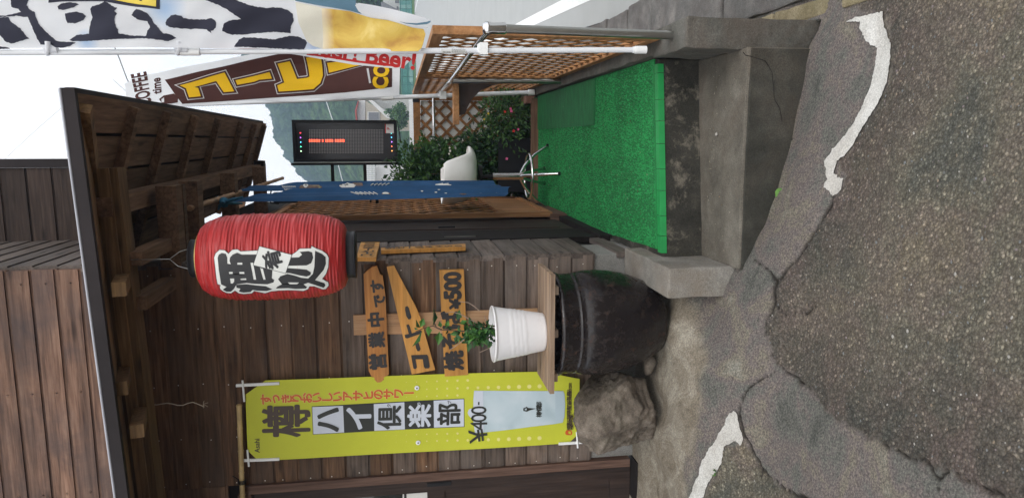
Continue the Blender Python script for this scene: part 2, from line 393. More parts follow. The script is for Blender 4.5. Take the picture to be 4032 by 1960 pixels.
# ================================================================ GROUND
def vnoise(x,y,scale,seed=0,octaves=4,gain=.55):
    tot=np.zeros_like(x); amp=1; s=scale
    for o in range(octaves):
        r=np.random.default_rng(seed+o*17).random((64,64)); xi=x*s; yi=y*s
        x0=np.floor(xi).astype(int); y0=np.floor(yi).astype(int); fx=xi-x0; fy=yi-y0; fx=fx*fx*(3-2*fx); fy=fy*fy*(3-2*fy)
        g=lambda a,b:r[a%64,b%64]
        tot+=amp*((g(x0,y0)*(1-fx)+g(x0+1,y0)*fx)*(1-fy)+(g(x0,y0+1)*(1-fx)+g(x0+1,y0+1)*fx)*fy-.5); amp*=gain; s*=2.03
    return tot
def base_z(x,y):
    return -.075*np.minimum(y,3.3)-.2*np.clip(x,-1.7,.6)
Y_WALL=3.9; X_SIDE=-.645; Y_STEP=3.135; Z_TREAD=.03; Z_DECK=.25; Y_DECK=3.58
_ctl=[]
for p in ((3231,110),(3177,188),(3153,368),(3110,571),(3063,743),(3024,845),(2967,980),(2920,1040)):
    q=AY(*p,Y_STEP); _ctl.append((q.x,q.y,q.z))
q=AY(2845,1172,3.21); _ctl.append((q.x,q.y,q.z))
_ctl+=[(-1.9,3.9,.262),(-2.4,3.9,.29),(-1.5,3.85,.285),(-.97,3.45,.262),(-1.0,3.8,.285),(-.8,3.5,.19),(-1.5,3.5,.255),(-1.2,3.45,.255),(-3.2,3.9,.35),(-1.9,3.5,.235),(-.66,3.9,.25)]
for x in np.linspace(-3.2,2.2,10):
    for y in (2.55,1.9,1.2,.5): _ctl.append((x,y,float(base_z(np.array(x),np.array(y)))))
_ctl+=[(x,y,-.36) for x in (.8,1.2,1.8,2.2) for y in (3.2,3.9)]
_C=np.array(_ctl); _CR=_C[:,2]-base_z(_C[:,0],_C[:,1])
def ground_z(x,y):
    x=np.asarray(x,float); y=np.asarray(y,float); sw=np.zeros_like(x); sr=np.zeros_like(x)
    for (cx,cy,_),r in zip(_C,_CR):
        w=1/((x-cx)**2+(y-cy)**2+.006)**1.6; sw+=w; sr+=w*r
    return base_z(x,y)+sr/sw
def gpt(fx,fy):
    """the point of the ground that a place in the photo shows"""
    d=ray(fx,fy); t=0.4
    p=CAMP
    while t<12:
        p=CAMP+d*t
        if p.z<float(ground_z(p.x,p.y)): break
        t+=.01
    return p
def T4(x,y): return (3024+x/1.2778, y/1.2778)
def T8(x,y): return (3024+x/1.2778, 980+y/1.2778)
def C3(x,y): return (2440+x/2.8457, 880+y/2.8457)
def C7(x,y): return (2640+x/2.4083, 1440+y/2.4083)
cracks=[([C3(1480,385),C3(1540,440),C3(1600,470),C3(1690,540),C3(1770,630),C3(1830,590),C3(1890,530),C3(1940,430),C3(1990,400),T4(290,1090),T4(320,1020),T4(335,985)],.005),
 ([C3(1760,630),C3(1750,760),C3(1755,850),C3(1730,960),C3(1690,1060),C3(1650,1150),C3(1640,1250),T8(20,330),T8(0,400),T8(10,480),T8(50,580),T8(100,625),T8(150,650),T8(200,695),T8(240,740),T8(300,785),T8(345,820),T8(360,860),T8(390,890),T8(450,890),T8(500,920),T8(560,960),T8(620,990),T8(690,1040),T8(740,1065),T8(790,1065),T8(830,1120),T8(860,1160),T8(900,1130),T8(980,1145),T8(1070,1160),T8(1110,1195),T8(1190,1250)],.008),
 ([C7(1040,10),C7(1000,45),C7(960,80),C7(900,115),C7(840,160),C7(760,190),C7(725,240),C7(690,300),C7(655,400),C7(660,470),C7(680,580),C7(700,650),C7(760,740),C7(790,800),C7(820,860),C7(850,930),C7(880,990),C7(930,1060),C7(980,1080),C7(1030,1110),C7(1080,1170),C7(1150,1200),C7(1240,1245),C7(1330,1300)],.008),
 ([T8(40,250),T8(70,300),T8(100,330),T8(150,322),T8(190,320),T8(240,285)],.004),([T8(55,480),T8(90,430),T8(105,400),T8(85,370)],.006),([T8(390,890),T8(378,910),T8(374,940)],.006),([T8(860,1150),T8(868,1180),T8(860,1215)],.007),([C7(870,1000),C7(865,1060),C7(875,1130)],.005),([C3(1760,900),C3(1800,950),C3(1850,1010),C3(1890,1050)],.005),([C7(960,1080),C7(975,1150),C7(960,1200)],.006),
 ([T4(25,330),T4(45,520),T4(90,660),T4(120,700)],.003)]
W1=[T4(*p) for p in ((405,108),(440,92),(480,85),(530,72),(585,60),(600,140),(620,190),(630,230),(625,320),(610,420),(570,510),(520,590),(470,670),(430,740),(400,775),(360,810),(345,870),(365,890),(385,900),(380,950),(360,975),(340,990),(320,960),(295,940),(300,920),(310,900),(300,850),(298,810),(330,760),(370,715),(410,660),(440,620),(470,570),(500,510),(520,450),(550,340),(555,290),(560,240),(530,225),(500,210),(470,140),(480,110))]
W2=[C7(*p) for p in ((620,425),(645,440),(660,460),(665,520),(690,600),(700,650),(710,690),(695,750),(670,725),(630,710),(590,740),(530,760),(515,850),(490,950),(420,1040),(370,1130),(345,1200),(300,1330),(180,1330),(230,1180),(250,1110),(285,1030),(320,900),(350,860),(380,780),(420,730),(470,660),(500,600),(550,520),(560,480),(580,450))]
def jag(pts,step=.012,amp=.004,seed=3):
    r=random.Random(seed); out=[]
    for i in range(len(pts)):
        a=np.array(pts[i]); b=np.array(pts[(i+1)%len(pts)]); n=max(1,int(np.linalg.norm(b-a)/step))
        for k in range(n):
            p=a+(b-a)*k/n; out.append((p[0]+r.uniform(-amp,amp),p[1]+r.uniform(-amp,amp)))
    return out
def seg_dist(X,Y,pts):
    d=np.full(X.shape,9.)
    for a,b in zip(pts[:-1],pts[1:]):
        ax,ay=a; bx,by=b; dx,dy=bx-ax,by-ay; L=dx*dx+dy*dy+1e-12
        t=np.clip(((X-ax)*dx+(Y-ay)*dy)/L,0,1); d=np.minimum(d,np.hypot(X-ax-t*dx,Y-ay-t*dy))
    return d
def inside(X,Y,poly):
    r=np.zeros(X.shape,bool); n=len(poly)
    for i in range(n):
        x0,y0=poly[i]; x1,y1=poly[i-1]
        c=((y0>Y)!=(y1>Y)) & (X<(x1-x0)*(Y-y0)/((y1-y0) if abs(y1-y0)>1e-12 else 1e-12)+x0); r^=c
    return r
gx=np.arange(-3.2,2.2,.009); gy=np.arange(.55,3.93,.009); GX,GY=np.meshgrid(gx,gy); GZ=ground_z(GX,GY)
nx_=vnoise(GX,GY,14,1)*.022; ny_=vnoise(GX,GY,14,50)*.022
crack=np.zeros_like(GX)
for pts,wd in cracks:
    pl=[gpt(*p) for p in pts]; pl=[(p.x,p.y) for p in pl]
    x0=min(p[0] for p in pl)-.1; x1=max(p[0] for p in pl)+.1; y0=min(p[1] for p in pl)-.1; y1=max(p[1] for p in pl)+.1
    ii=np.where((gy>y0)&(gy<y1))[0]; jj=np.where((gx>x0)&(gx<x1))[0]; s=np.ix_(ii,jj)
    w=wd*np.clip(.75+2.6*vnoise(GX[s],GY[s],7,200,3),.12,2.2); d=seg_dist(GX[s]+nx_[s]*.8,GY[s]+ny_[s]*.8,pl)
    crack[s]=np.maximum(crack[s],np.clip(1.3-d/np.maximum(w*.62,.0012)*.62,0,1))
# the rough, stony asphalt lies beyond the cracks and the painted strip; the rest is finer
g=lambda *a:[(gpt(*p).x,gpt(*p).y) for p in a]
edge=g(T4(600,90),T4(630,230),T4(610,420),T4(520,590),T4(430,740),T4(360,810),T4(385,900),T4(340,990),C3(1990,400),C3(1890,530),C3(1770,630),C3(1740,960),C3(1640,1200),T8(0,400),T8(50,580),T8(240,740),T8(390,890),T8(560,960),T8(740,1065),T8(900,1130),T8(1190,1250),T8(1300,1400))
roughpoly=edge+[(-1.2,.2),(3,.2),(3,3.05),(.62,3.05)]
rim=np.clip(seg_dist(GX,GY,edge)/.42+.35*vnoise(GX,GY,3.5,700,4),0,1)
tri=g(C7(700,700),C7(820,860),C7(880,990),C7(1080,1170),C7(1330,1330),C7(330,1330),C7(420,1040),C7(520,760))
rough=np.maximum(inside(GX+nx_,GY+ny_,roughpoly).astype(float),inside(GX+nx_,GY+ny_,tri).astype(float))
for _ in range(2):
    rough[1:-1,1:-1]=(rough[1:-1,1:-1]*2+rough[:-2,1:-1]+rough[2:,1:-1]+rough[1:-1,:-2]+rough[1:-1,2:])/6
rough=np.clip(rough+vnoise(GX,GY,55,800,2)*1.1*(4*rough*(1-rough)),0,1)
apron_edge=g((2620,1045),(2700,1180),(2760,1300),(2790,1420),(2770,1560),(2740,1700),(2700,1960))+[(-3.3,3.2),(-3.3,4.2),(-.6,4.2)]
ap=inside(GX+nx_*3,GY+ny_*3,apron_edge).astype(float)
for _ in range(10):
    ap[1:-1,1:-1]=(ap[1:-1,1:-1]*2+ap[:-2,1:-1]+ap[2:,1:-1]+ap[1:-1,:-2]+ap[1:-1,2:])/6
GZ=GZ+rough*(vnoise(GX,GY,70,300,2)*.0045)+(1-rough)*(1-ap)*vnoise(GX,GY,40,310,2)*.0014-crack*.011+vnoise(GX,GY,2.2,320,3)*.006*(1-ap)
GZ=GZ-.35*(((GX>-.60)&(GX<.55)&(GY>3.15))|((GX>-.75)&(GX<=-.60)&(GY>3.24)))
m,n,b=_base('old_asphalt'); mp=_coord(n,(1,1,1),False)
def _attr(nm): a=n.nodes.new('ShaderNodeAttribute'); a.attribute_name=nm; return a.outputs['Fac']
t=_noise(n,mp,4.2,7,.68,.5)
fine=_ramp(n,t.outputs[0],[(.32,(.068,.069,.062,1)),(.43,(.108,.107,.096,1)),(.52,(.130,.110,.104,1)),(.60,(.150,.134,.108,1)),(.72,(.20,.195,.168,1))])
t1=_noise(n,mp,120,4,.75); f1=_ramp(n,t1.outputs[0],[(.36,(.42,.42,.42,1)),(.5,(1,1,1,1)),(.64,(1.8,1.78,1.7,1))])
cf=_mix(n,fine.outputs[0],f1.outputs[0],.85,'MULTIPLY')
t2=_noise(n,mp,2.6,6,.6,.5)
rg=_ramp(n,t2.outputs[0],[(.32,(.100,.103,.094,1)),(.44,(.150,.141,.118,1)),(.54,(.160,.138,.122,1)),(.66,(.182,.162,.126,1)),(.8,(.150,.150,.132,1))])
rimc=_ramp(n,_noise(n,mp,5,6,.7,.6).outputs[0],[(.34,(.070,.072,.067,1)),(.5,(.104,.092,.084,1)),(.6,(.128,.104,.099,1)),(.74,(.122,.119,.106,1))])
class _O: outputs=[_mix(n,rimc.outputs[0],rg.outputs[0],_attr('rim'))]
rg=_O
vo=n.nodes.new('ShaderNodeTexVoronoi'); vo.inputs['Scale'].default_value=105; vo.inputs['Randomness'].default_value=1; n.links.new(mp.outputs[0],vo.inputs['Vector'])
sep=n.nodes.new('ShaderNodeSeparateColor'); n.links.new(vo.outputs['Color'],sep.inputs[0])
st=_ramp(n,sep.outputs[0],[(0,(.62,.60,.58,1)),(.5,(.90,.89,.86,1)),(.82,(1.12,1.10,1.02,1)),(.95,(1.4,1.36,1.3,1)),(1,(2.3,2.25,2.1,1))])
ed=_ramp(n,vo.outputs['Distance'],[(.25,(1,1,1,1)),(.65,(.6,.58,.55,1))])
cr=_mix(n,rg.outputs[0],st.outputs[0],.9,'MULTIPLY'); cr=_mix(n,cr,ed.outputs[0],.9,'MULTIPLY')
t9=_noise(n,mp,210,2,.6); f9=_ramp(n,t9.outputs[0],[(.35,(.7,.7,.7,1)),(.66,(1.4,1.38,1.32,1))]); cr=_mix(n,cr,f9.outputs[0],.8,'MULTIPLY')
ta=_noise(n,mp,5,8,.72,1.2); apc=_ramp(n,ta.outputs[0],[(.30,(.115,.092,.066,1)),(.5,(.205,.178,.140,1)),(.66,(.31,.285,.235,1)),(.8,(.40,.375,.32,1))])
apc2=_mix(n,apc.outputs[0],f1.outputs[0],.55,'MULTIPLY')
c=_mix(n,cf,apc2,_attr('apron')); c=_mix(n,c,cr,_attr('rough')); c=_mix(n,c,(.016,.013,.010,1),_attr('crack'))
n.links.new(c,b.inputs['Base Color']); b.inputs['Roughness'].default_value=.92; b.inputs['Specular IOR Level'].default_value=.25
bs=n.nodes.new('ShaderNodeMath'); bs.operation='SUBTRACT'; n.links.new(t1.outputs[0],bs.inputs[0])
mu=n.nodes.new('ShaderNodeMath'); mu.operation='MULTIPLY'; n.links.new(vo.outputs['Distance'],mu.inputs[0]); n.links.new(_attr('rough'),mu.inputs[1]); n.links.new(mu.outputs[0],bs.inputs[1])
_bump(n,b,bs.outputs[0],.7,.007)
MASPH=m
grid_object('ground',GX,GY,GZ,MASPH,kind='structure',attrs=dict(rough=rough,crack=crack,apron=ap,rim=rim))
# the ground going on to the horizon
MEARTH=plain('far_ground_earth',(.11,.105,.085),.95,var=.3,scale=.6)
far=MB()
xs=np.array([-400,-60,-12,-3.2,-1.7,0,.6,2.2,12]); ys=np.array([-60,-6,-1,.56]); A,Bm=np.meshgrid(xs,ys)
grid_object('near_pavement',A,Bm,base_z(A,Bm)+np.where(Bm<.5,0,.0)-.004,MASPH,kind='structure',attrs=dict(rim=np.ones_like(A),rough=np.ones_like(A),crack=np.zeros_like(A),apron=np.zeros_like(A)))
far.add([(-420,-60,-.50),(430,-60,-.50),(430,430,-.50),(-420,430,-.50)],[(0,1,2,3)]); far.build('terrain',MEARTH,kind='structure')
# thin pale paint on the asphalt
MPAINT=concrete('worn_white_paint',(.42,.41,.38,1),(.55,.54,.51,1),(.66,.65,.62,1),(.38,.35,.31,1),9,.5,bump=.6)
for nm,poly,sd_ in (('painted_strip',W1,3),('painted_strip',W2,5)):
    pl=jag([(gpt(*p).x,gpt(*p).y) for p in poly],.01,.0035,sd_)
    mb=MB(); v,f=poly2(pl,cut=.02); zz=ground_z([p[0] for p in v],[p[1] for p in v])
    mb.add([(x,y,float(z)+.0075+.002*math.sin(x*90)*math.sin(y*70)) for (x,y),z in zip(v,zz)],f,0,True)
    mb.build(nm,MPAINT,kind='structure')
# loose chips and pebbles pressed into the rough asphalt
MPEB=[plain('grey_pebble',(.13,.135,.135),.8,var=.3,scale=40),plain('pale_pebble',(.30,.285,.26),.8,var=.3,scale=40),plain('brown_pebble',(.18,.14,.10),.8,var=.3,scale=40),plain('mauve_pebble',(.16,.13,.13),.8,var=.3,scale=40)]
mb=MB(); ico=[(0,0,.5)]+[(math.cos(a),math.sin(a),.0) for a in np.linspace(0,2*math.pi,6,endpoint=False)]
N=0
while N<2600:
    y=.9+2.6*random.random()**1.3; x=random.uniform(-1.6,1.3)
    j=int((x+3.2)/.009); i=int((y-.55)/.009)
    if not(0<=i<len(gy) and 0<=j<len(gx)) or rough[i,j]<.5 or crack[i,j]>.2: continue
    s=.0022+.0045*random.random()**3; a=random.random()*7; e=random.uniform(.5,1)
    ca,sa=math.cos(a),math.sin(a); z=GZ[i,j]
    mb.add([(x+(u*ca-v*e*sa)*s*(1+.3*random.random()),y+(u*sa+v*e*ca)*s,z+w*s*.8-.0004) for u,v,w in ico],[(0,k,k%6+1) for k in range(1,7)],random.choices((0,1,2,3),(6,2,4,3))[0],False); N+=1
mb.build('loose_chips',MPEB,kind='stuff')

# road, its line, the ditch blocks and the kerb beside the deck
MROAD=plain('pale_road_asphalt',(.35,.36,.355),.9,var=.06,scale=2,bump=.3,bscale=200)
d0=AZ(2332,0,-.36); d1=AZ(2113,97,-.36); hd=(d1-d0).normalized(); nrm=Vector((hd.y,-hd.x,0))
mb=MB(); e0=d0-nrm*.25
mb.add([e0-hd*30,e0-hd*30+nrm*7.6,e0+hd*120+nrm*7.6,e0+hd*120],[(0,1,2,3)]); rd=mb.build('road',MROAD,kind='structure'); rd.location.z+=.004
MLINE=plain('white_road_paint',(.72,.73,.72),.8,var=.06,scale=8)
for off,w_ in ((0,.15),(6.3,.15)):
    mb=MB(); p=d0+nrm*off; mb.add([p-hd*30,p-hd*30+nrm*w_,p+hd*110+nrm*w_,p+hd*110],[(0,1,2,3)]); o=mb.build('road_line',MLINE,kind='structure'); o.location.z+=.008
mb=MB(); mb.add([(1.1,2.8,-.366),(1.1,60,-.366),(9,60,-.366),(9,-5,-.366),(2.2,-5,-.366),(2.2,2.8,-.366)],[(0,1,2,3,4,5)]); mb.build('gutter_concrete',CBLK,kind='structure')
def rough_box(name,a,bb,mat,parent,seg=.05,jit=.003,bev=.012,seed=0,kind=None,label=None):
    bm=bmesh.new(); bmesh.ops.create_cube(bm,size=1)
    a=Vector(a); bb=Vector(bb); c=(a+bb)/2; s=bb-a
    for v in bm.verts: v.co=Vector((v.co.x*s.x,v.co.y*s.y,v.co.z*s.z))+c
    bmesh.ops.bevel(bm,geom=bm.edges[:],offset=bev,segments=2,affect='EDGES',profile=.6)
    for ax in range(3):
        n_=int((bb[ax]-a[ax])/seg); n_=min(n_,60)
        no=Vector((0,0,0)); no[ax]=1
        for k in range(1,n_):
            co=Vector(c); co[ax]=a[ax]+(bb[ax]-a[ax])*k/n_
            bmesh.ops.bisect_plane(bm,geom=bm.verts[:]+bm.edges[:]+bm.faces[:],plane_co=co,plane_no=no,dist=1e-5)
    P=np.array([v.co[:] for v in bm.verts]); x,y,z=P.T
    d=np.stack([vnoise(y*1.0+z*.7,z+x*.3,9,seed+1),vnoise(x+z*.5,z,9,seed+5),vnoise(x,y+z*.2,9,seed+9)],1)*jit*2
    org=origin(parent) if parent else Vector((0,0,0))
    for v,q in zip(bm.verts,d): v.co+=Vector(q)-org
    bmesh.ops.recalc_face_normals(bm,faces=bm.faces)
    me=bpy.data.meshes.new(name); bm.to_mesh(me); bm.free(); me.materials.append(mat)
    o=bpy.data.objects.new(name,me); COL.objects.link(o)
    if parent: o.parent=parent
    return tag(o,label,kind=kind)
ditch=empty('ditch_cover',(.9,4,-.4),'strip of grey concrete ditch blocks between the road and the deck curb','ditch cover')
yy=[2.5,3.1,4.2,5.45,6.05,6.65,7.25,7.85,8.45,9.05,9.65,10.3]
for k in range(len(yy)-1): rough_box('concrete_block',(.672,yy[k]+.014,-.6),(1.10+.02*(k%2),yy[k+1]-.014,-.338+.008*((k*7)%3)),CBLK,ditch,.09,.004,.012,k*3)
kerb=empty('kerb_strip',(.6,3.5,-.4),'mossy yellowish kerb stones running along the foot of the concrete curb','kerb')
yk=[1.75,2.35,2.95,3.6,4.3,5,6,7,8.2]
for k in range(len(yk)-1): rough_box('kerb_stone',(.565,yk[k]+.006,-.7),(.655,yk[k+1]-.006,-.335 if yk[k]>2.9 else -.325+.05*(2.95-yk[k])),CKRB,kerb,.06,.005,.015,k*5+100)

# ================================================================ STEPS AND DECK
steps=empty('concrete_steps',(0,3.3,-.2),'worn grey concrete steps with side blocks leading up to the green carpet','steps')
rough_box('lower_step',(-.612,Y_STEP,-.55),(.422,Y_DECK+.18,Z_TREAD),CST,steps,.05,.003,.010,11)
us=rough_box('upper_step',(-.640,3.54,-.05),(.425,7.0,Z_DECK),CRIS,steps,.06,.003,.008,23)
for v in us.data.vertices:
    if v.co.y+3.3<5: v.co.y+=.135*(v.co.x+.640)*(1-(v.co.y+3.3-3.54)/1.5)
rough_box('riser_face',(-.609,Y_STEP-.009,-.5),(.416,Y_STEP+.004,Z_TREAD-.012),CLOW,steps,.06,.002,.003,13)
rough_box('side_block',(-.759,3.21,-.35),(-.610,3.895,.345),CGRY,steps,.05,.003,.010,31,label='pale grey smooth block beside the black jar')
rough_box('side_block',(.418,3.19,-.75),(.558,3.62,.306),CCHK,steps,.04,.004,.010,41,label='dark chipped block under the steel handrail post')
rough_box('curb',(.432,3.622,-.75),(.555,8.3,.304),CCHK,steps,.08,.004,.010,43)
for p,r in (((.03,3.42,.0),.012),((-.28,3.36,.0),.006)):
    mb=MB(); mb.lathe([(0,-.5*r),(r,0),(r*.6,.5*r),(0,.6*r)],(p[0],p[1],Z_TREAD+.3*r),7); tag(mb.build('pebble',MPEB[1 if r>.01 else 2]),'small pale pebble lying on the lower concrete tread' if r>.01 else 'tiny dark pebble lying on the lower concrete tread','pebble')

m,n,b=_base('green_turf'); mp=_coord(n,(1,1,1),False); t=_noise(n,mp,5,5,.6)
r_=_ramp(n,t.outputs[0],[(.3,(.004,.165,.036,1)),(.5,(.006,.205,.045,1)),(.7,(.010,.25,.060,1))])
tt=_noise(n,mp,130,2,.6); rr=_ramp(n,tt.outputs[0],[(.35,(.55,.55,.55,1)),(.65,(1.35,1.35,1.35,1))]); c=_mix(n,r_.outputs[0],rr.outputs[0],.8,'MULTIPLY')
td=_noise(n,mp,2.1,7,.68,.6); fd=_ramp(n,td.outputs[0],[(.36,(.62,.62,.60,1)),(.52,(1,1,1,1)),(.66,(1.12,1.14,1.08,1))]); c=_mix(n,c,fd.outputs[0],.9,'MULTIPLY')
td2=_noise(n,mp,9,6,.7); fd2=_ramp(n,td2.outputs[0],[(.60,(0,0,0,1)),(.74,(.45,.45,.45,1))]); c=_mix(n,c,(.035,.075,.03,1),fd2.outputs[0])
n.links.new(c,b.inputs['Base Color']); b.inputs['Roughness'].default_value=.7; _bump(n,b,tt.outputs[0],.4,.004); GRN=m
m,n,b=_base('dull_green_turf'); mp=_coord(n,(1,3,1),False); t=_noise(n,mp,7,5,.6)
r_=_ramp(n,t.outputs[0],[(.3,(.006,.10,.026,1)),(.7,(.010,.18,.05,1))]); n.links.new(r_.outputs[0],b.inputs['Base Color']); b.inputs['Roughness'].default_value=.6; GRN2=m
GEDGE=plain('green_plastic_edge',(.018,.27,.07),.35,var=.12,scale=14)
carpet=empty('turf_carpet',(-.1,5,Z_DECK),'bright green artificial turf carpet covering the entrance deck','carpet')
mb=MB(); Yf=3.60; Yb=6.93
mb.prism([(-.575,Yf,Z_DECK+.003),(.428,Yf+.136,Z_DECK+.003),(.428,Yb,Z_DECK+.003),(-.60,Yb,Z_DECK+.003),(-.612,4.6,Z_DECK+.003)],(0,0,.006)); mb.build('backing',GRN,carpet)
mb=MB(); step=.0125
for iy,y in enumerate(np.arange(Yf+.02,Yb-.02,step)):
    for x in np.arange(-.60,.425,step):
        if y<4.6 and x<-.575-.035*(y-Yf)/1.0: continue
        if y<Yf+.02+.135*(x+.575): continue
        if x>.10 and y>4.86: continue
        px=x+random.uniform(-.003,.003)+(step/2)*(iy%2); py=y+random.uniform(-.003,.003); h=random.uniform(.007,.011); lx=random.uniform(-.002,.002); ly=random.uniform(-.003,.001); a=.0052; z=Z_DECK+.008
        mb.add([(px-a,py-a*.6,z),(px+a,py-a*.6,z),(px,py+a,z),(px+lx,py+ly,z+h)],[(0,1,3),(1,2,3),(2,0,3)],random.choice((0,0,1,2)))
mb.build('turf_tufts',[GRN,plain('dark_turf_blade',(.003,.115,.028),.7,var=.2),plain('light_turf_blade',(.014,.30,.075),.6,var=.2)],carpet,kind='stuff')
off=empty('turf_offcut',(.26,5.9,Z_DECK+.009),'darker flat strip of green turf laid at the back by the lattice','carpet')
mb=MB(); mb.box((.105,4.875,Z_DECK+.0095),(.426,Yb-.01,Z_DECK+.016)); mb.build('turf_sheet',GRN2,off)
mb=MB()
for y in np.arange(4.885,Yb-.02,.017): mb.box((.108,y,Z_DECK+.016),(.424,y+.009,Z_DECK+.0195))
mb.build('turf_rib',GRN2,off,kind='stuff')
edge=empty('carpet_edge_strip',(-.05,3.57,Z_DECK),'row of shiny green plastic edging pieces along the front of the carpet','edging')
cuts=[AZ(2615,y_,Z_DECK+.01).x for y_ in (1003,934,854,754,668,566,475,388,280,243)]
ex=cuts
for k in range(len(ex)-1):
    a,c_=ex[k]+.0015,ex[k+1]-.0015; mb=MB()
    for i in range(5):
        f0=lambda x:Yf-.052+.135*(x+.575)
        y0,y1=i*.0095,i*.0095+.0078
        mb.hexa([(a,f0(a)+y0,Z_DECK+.001),(c_,f0(c_)+y0,Z_DECK+.001),(c_,f0(c_)+y1,Z_DECK+.001),(a,f0(a)+y1,Z_DECK+.001),(a,f0(a)+y0+.001,Z_DECK+.010),(c_,f0(c_)+y0+.001,Z_DECK+.010),(c_,f0(c_)+y1-.001,Z_DECK+.010),(a,f0(a)+y1-.001,Z_DECK+.010)])
    mb.hexa([(a,f0(a)-.004,Z_DECK-.022),(c_,f0(c_)-.004,Z_DECK-.022),(c_,f0(c_)+.047,Z_DECK-.022),(a,f0(a)+.047,Z_DECK-.022),(a,f0(a)-.002,Z_DECK+.0065),(c_,f0(c_)-.002,Z_DECK+.0065),(c_,f0(c_)+.047,Z_DECK+.0065),(a,f0(a)+.047,Z_DECK+.0065)])
    mb.build('edge_piece',GEDGE,edge)

# ================================================================ HOUSE
house=empty('wooden_house',(-1.5,4.5,.2),'dark wooden house with horizontal plank siding behind the jar and lantern','house')
rough_box('foundation',(-1.884,3.905,-.1),(X_SIDE-.003,4.3,.522),CFND,house,.1,.002,.004,61)
rough_box('foundation',(X_SIDE-.2,3.91,-.1),(X_SIDE-.004,4.46,.35),CFND,house,.1,.002,.004,62)
def plank_x(x0,x1,z,h,Y,mat,name='plank'):
    mb=MB()
    for k,(za,zb,ya,yb) in enumerate(((z+.013,z+h,.014,.010),(z,z+.013,.004,.006))):
        mb.hexa([(x0,Y-ya,za),(x1,Y-ya,za),(x1,Y+.02,za),(x0,Y+.02,za),(x0,Y-yb,zb),(x1,Y-yb,zb),(x1,Y+.02,zb),(x0,Y+.02,zb)])
    return mb.build(name,mat,house)
def plank_y(y0,y1,z,h,X,mat,name='plank'):
    mb=MB()
    for k,(za,zb,ya,yb) in enumerate(((z+.012,z+h,.014,.010),(z,z+.012,.004,.006))):
        mb.hexa([(X-.02,y0,za),(X+ya,y0,za),(X+ya,y1,za),(X-.02,y1,za),(X-.02,y0,zb),(X+yb,y0,zb),(X+yb,y1,zb),(X-.02,y1,zb)])
    return mb.build(name,mat,house)
PH=.1295
for i in range(20):
    z=.523+PH*i; plank_x(-1.885,X_SIDE-.001-.004*(i%3),z,PH,Y_WALL,WSIDG if i<7 or i in (8,10) else WSID)
    if i>15: plank_x(-3.3,-1.887,z,PH,Y_WALL,WSID)
for i in range(22):
    z=.35+PH*(i-.0)+.042 if i else .30; h=PH if i else .09
    plank_y(Y_WALL-.012,4.50+.004*(i%3),z,h,X_SIDE,WSIDY)
mb=MB(); mb.box((-3.2,3.925,.3),(-.67,3.935,3.2)); mb.box((-.68,3.935,.3),(-.67,8.2,3.2)); mb.build('wall_backing',WBLK,house)
MNAIL=plain('pale_nail_head',(.62,.58,.52),.5,.3)
mb=MB()
for i in range(20):
    for x in (-.70,-.985,-1.30,-1.60,-1.86):
        z=.523+PH*(i+.6)+random.uniform(-.02,.02); xx=x+random.uniform(-.012,.012)
        mb.lathe([(0,0),(.0036,0)],(0,0,0),6); k=len(mb.v)
        mb.v[k-12:]=[(xx+p[0],Y_WALL-.0165,z+p[1]) for p in mb.v[k-12:]]
for i in range(9):
    for x in (-.72,-1.30,-1.86):
        for dx in (0,.0):
            z=3.241+.1165*(i+.45); k=len(mb.v); mb.lathe([(0,0),(.0036,0)],(0,0,0),6); mb.v[k:]=[(x+random.uniform(-.02,.02)*0+p[0],Y_WALL-.0165,z+p[1]) for p in mb.v[k:]]
mb.build('nail_heads',MNAIL,house,kind='stuff')
# upper storey: front wall, its side, and the wall set back from it
for i in range(20): plank_x(-3.4,X_SIDE-.004-.003*(i%2),3.125+.1165*i,.1165,Y_WALL,WUP)
for i in range(20): plank_y(Y_WALL+.02,4.95,3.12+.1165*i,.1165,X_SIDE,WSIDY)
for i in range(16): plank_x(X_SIDE-.02,-.17,3.18+.15*i,.15,4.93,WNAVY)
mb=MB(); mb.box((-.168,4.90,3.12),(-.115,5.02,5.6)); mb.build('corner_trim',MTRIM,house)
# front door at the left edge of the picture
door=MB()
mb=MB(); mb.box((-1.935,3.868,.29),(-1.887,3.93,2.52)); mb.box((-3.3,3.868,2.47),(-1.936,3.93,2.54)); mb.build('door_casing',WTRIM,house)
GLASS=_base('dark_window_glass'); GLASS,n,b=GLASS; b.inputs['Base Color'].default_value=(.012,.014,.013,1); b.inputs['Roughness'].default_value=.04; b.inputs['Specular IOR Level'].default_value=.9
dr=MB(); dr.box((-2.02,3.905,.275),(-1.937,3.945,2.465)); dr.box((-2.9,3.905,2.36),(-2.021,3.945,2.465)); dr.box((-2.9,3.905,.275),(-2.021,3.945,.40)); dr.box((-2.9,3.907,1.40),(-2.021,3.943,1.50)); dr.box((-2.9,3.918,.401),(-2.021,3.932,1.399))
dr.build('door',WFRM,house); dob=bpy.data.objects['door']
mb=MB(); mb.box((-2.9,3.922,1.501),(-2.021,3.928,2.359)); mb.build('pane',GLASS,dob)
mb=MB(); mb.box((-1.985,3.899,1.36),(-1.962,3.9045,1.50)); mb.box((-1.979,3.897,1.40),(-1.968,3.8985,1.46)); mb.build('door_latch',BLKPL,dob)
mb=MB(); mb.box((-3.3,3.80,.22),(-1.885,3.95,.272)); mb.build('door_sill',WBLK,house)
PAPER=plain('white_paper',(.66,.65,.62),.8,var=.03)
sg=empty('door_notice',(-2.1,3.91,1.6),'white paper notice with black brush writing on the dark door glass','notice')
x1=AY(1720,1925,3.9); x0=AY(1585,1932,3.9)
mb=MB(); mb.box((-2.40,3.915,x1.z),(x1.x,3.919,x0.z)); mb.build('paper',PAPER,sg)
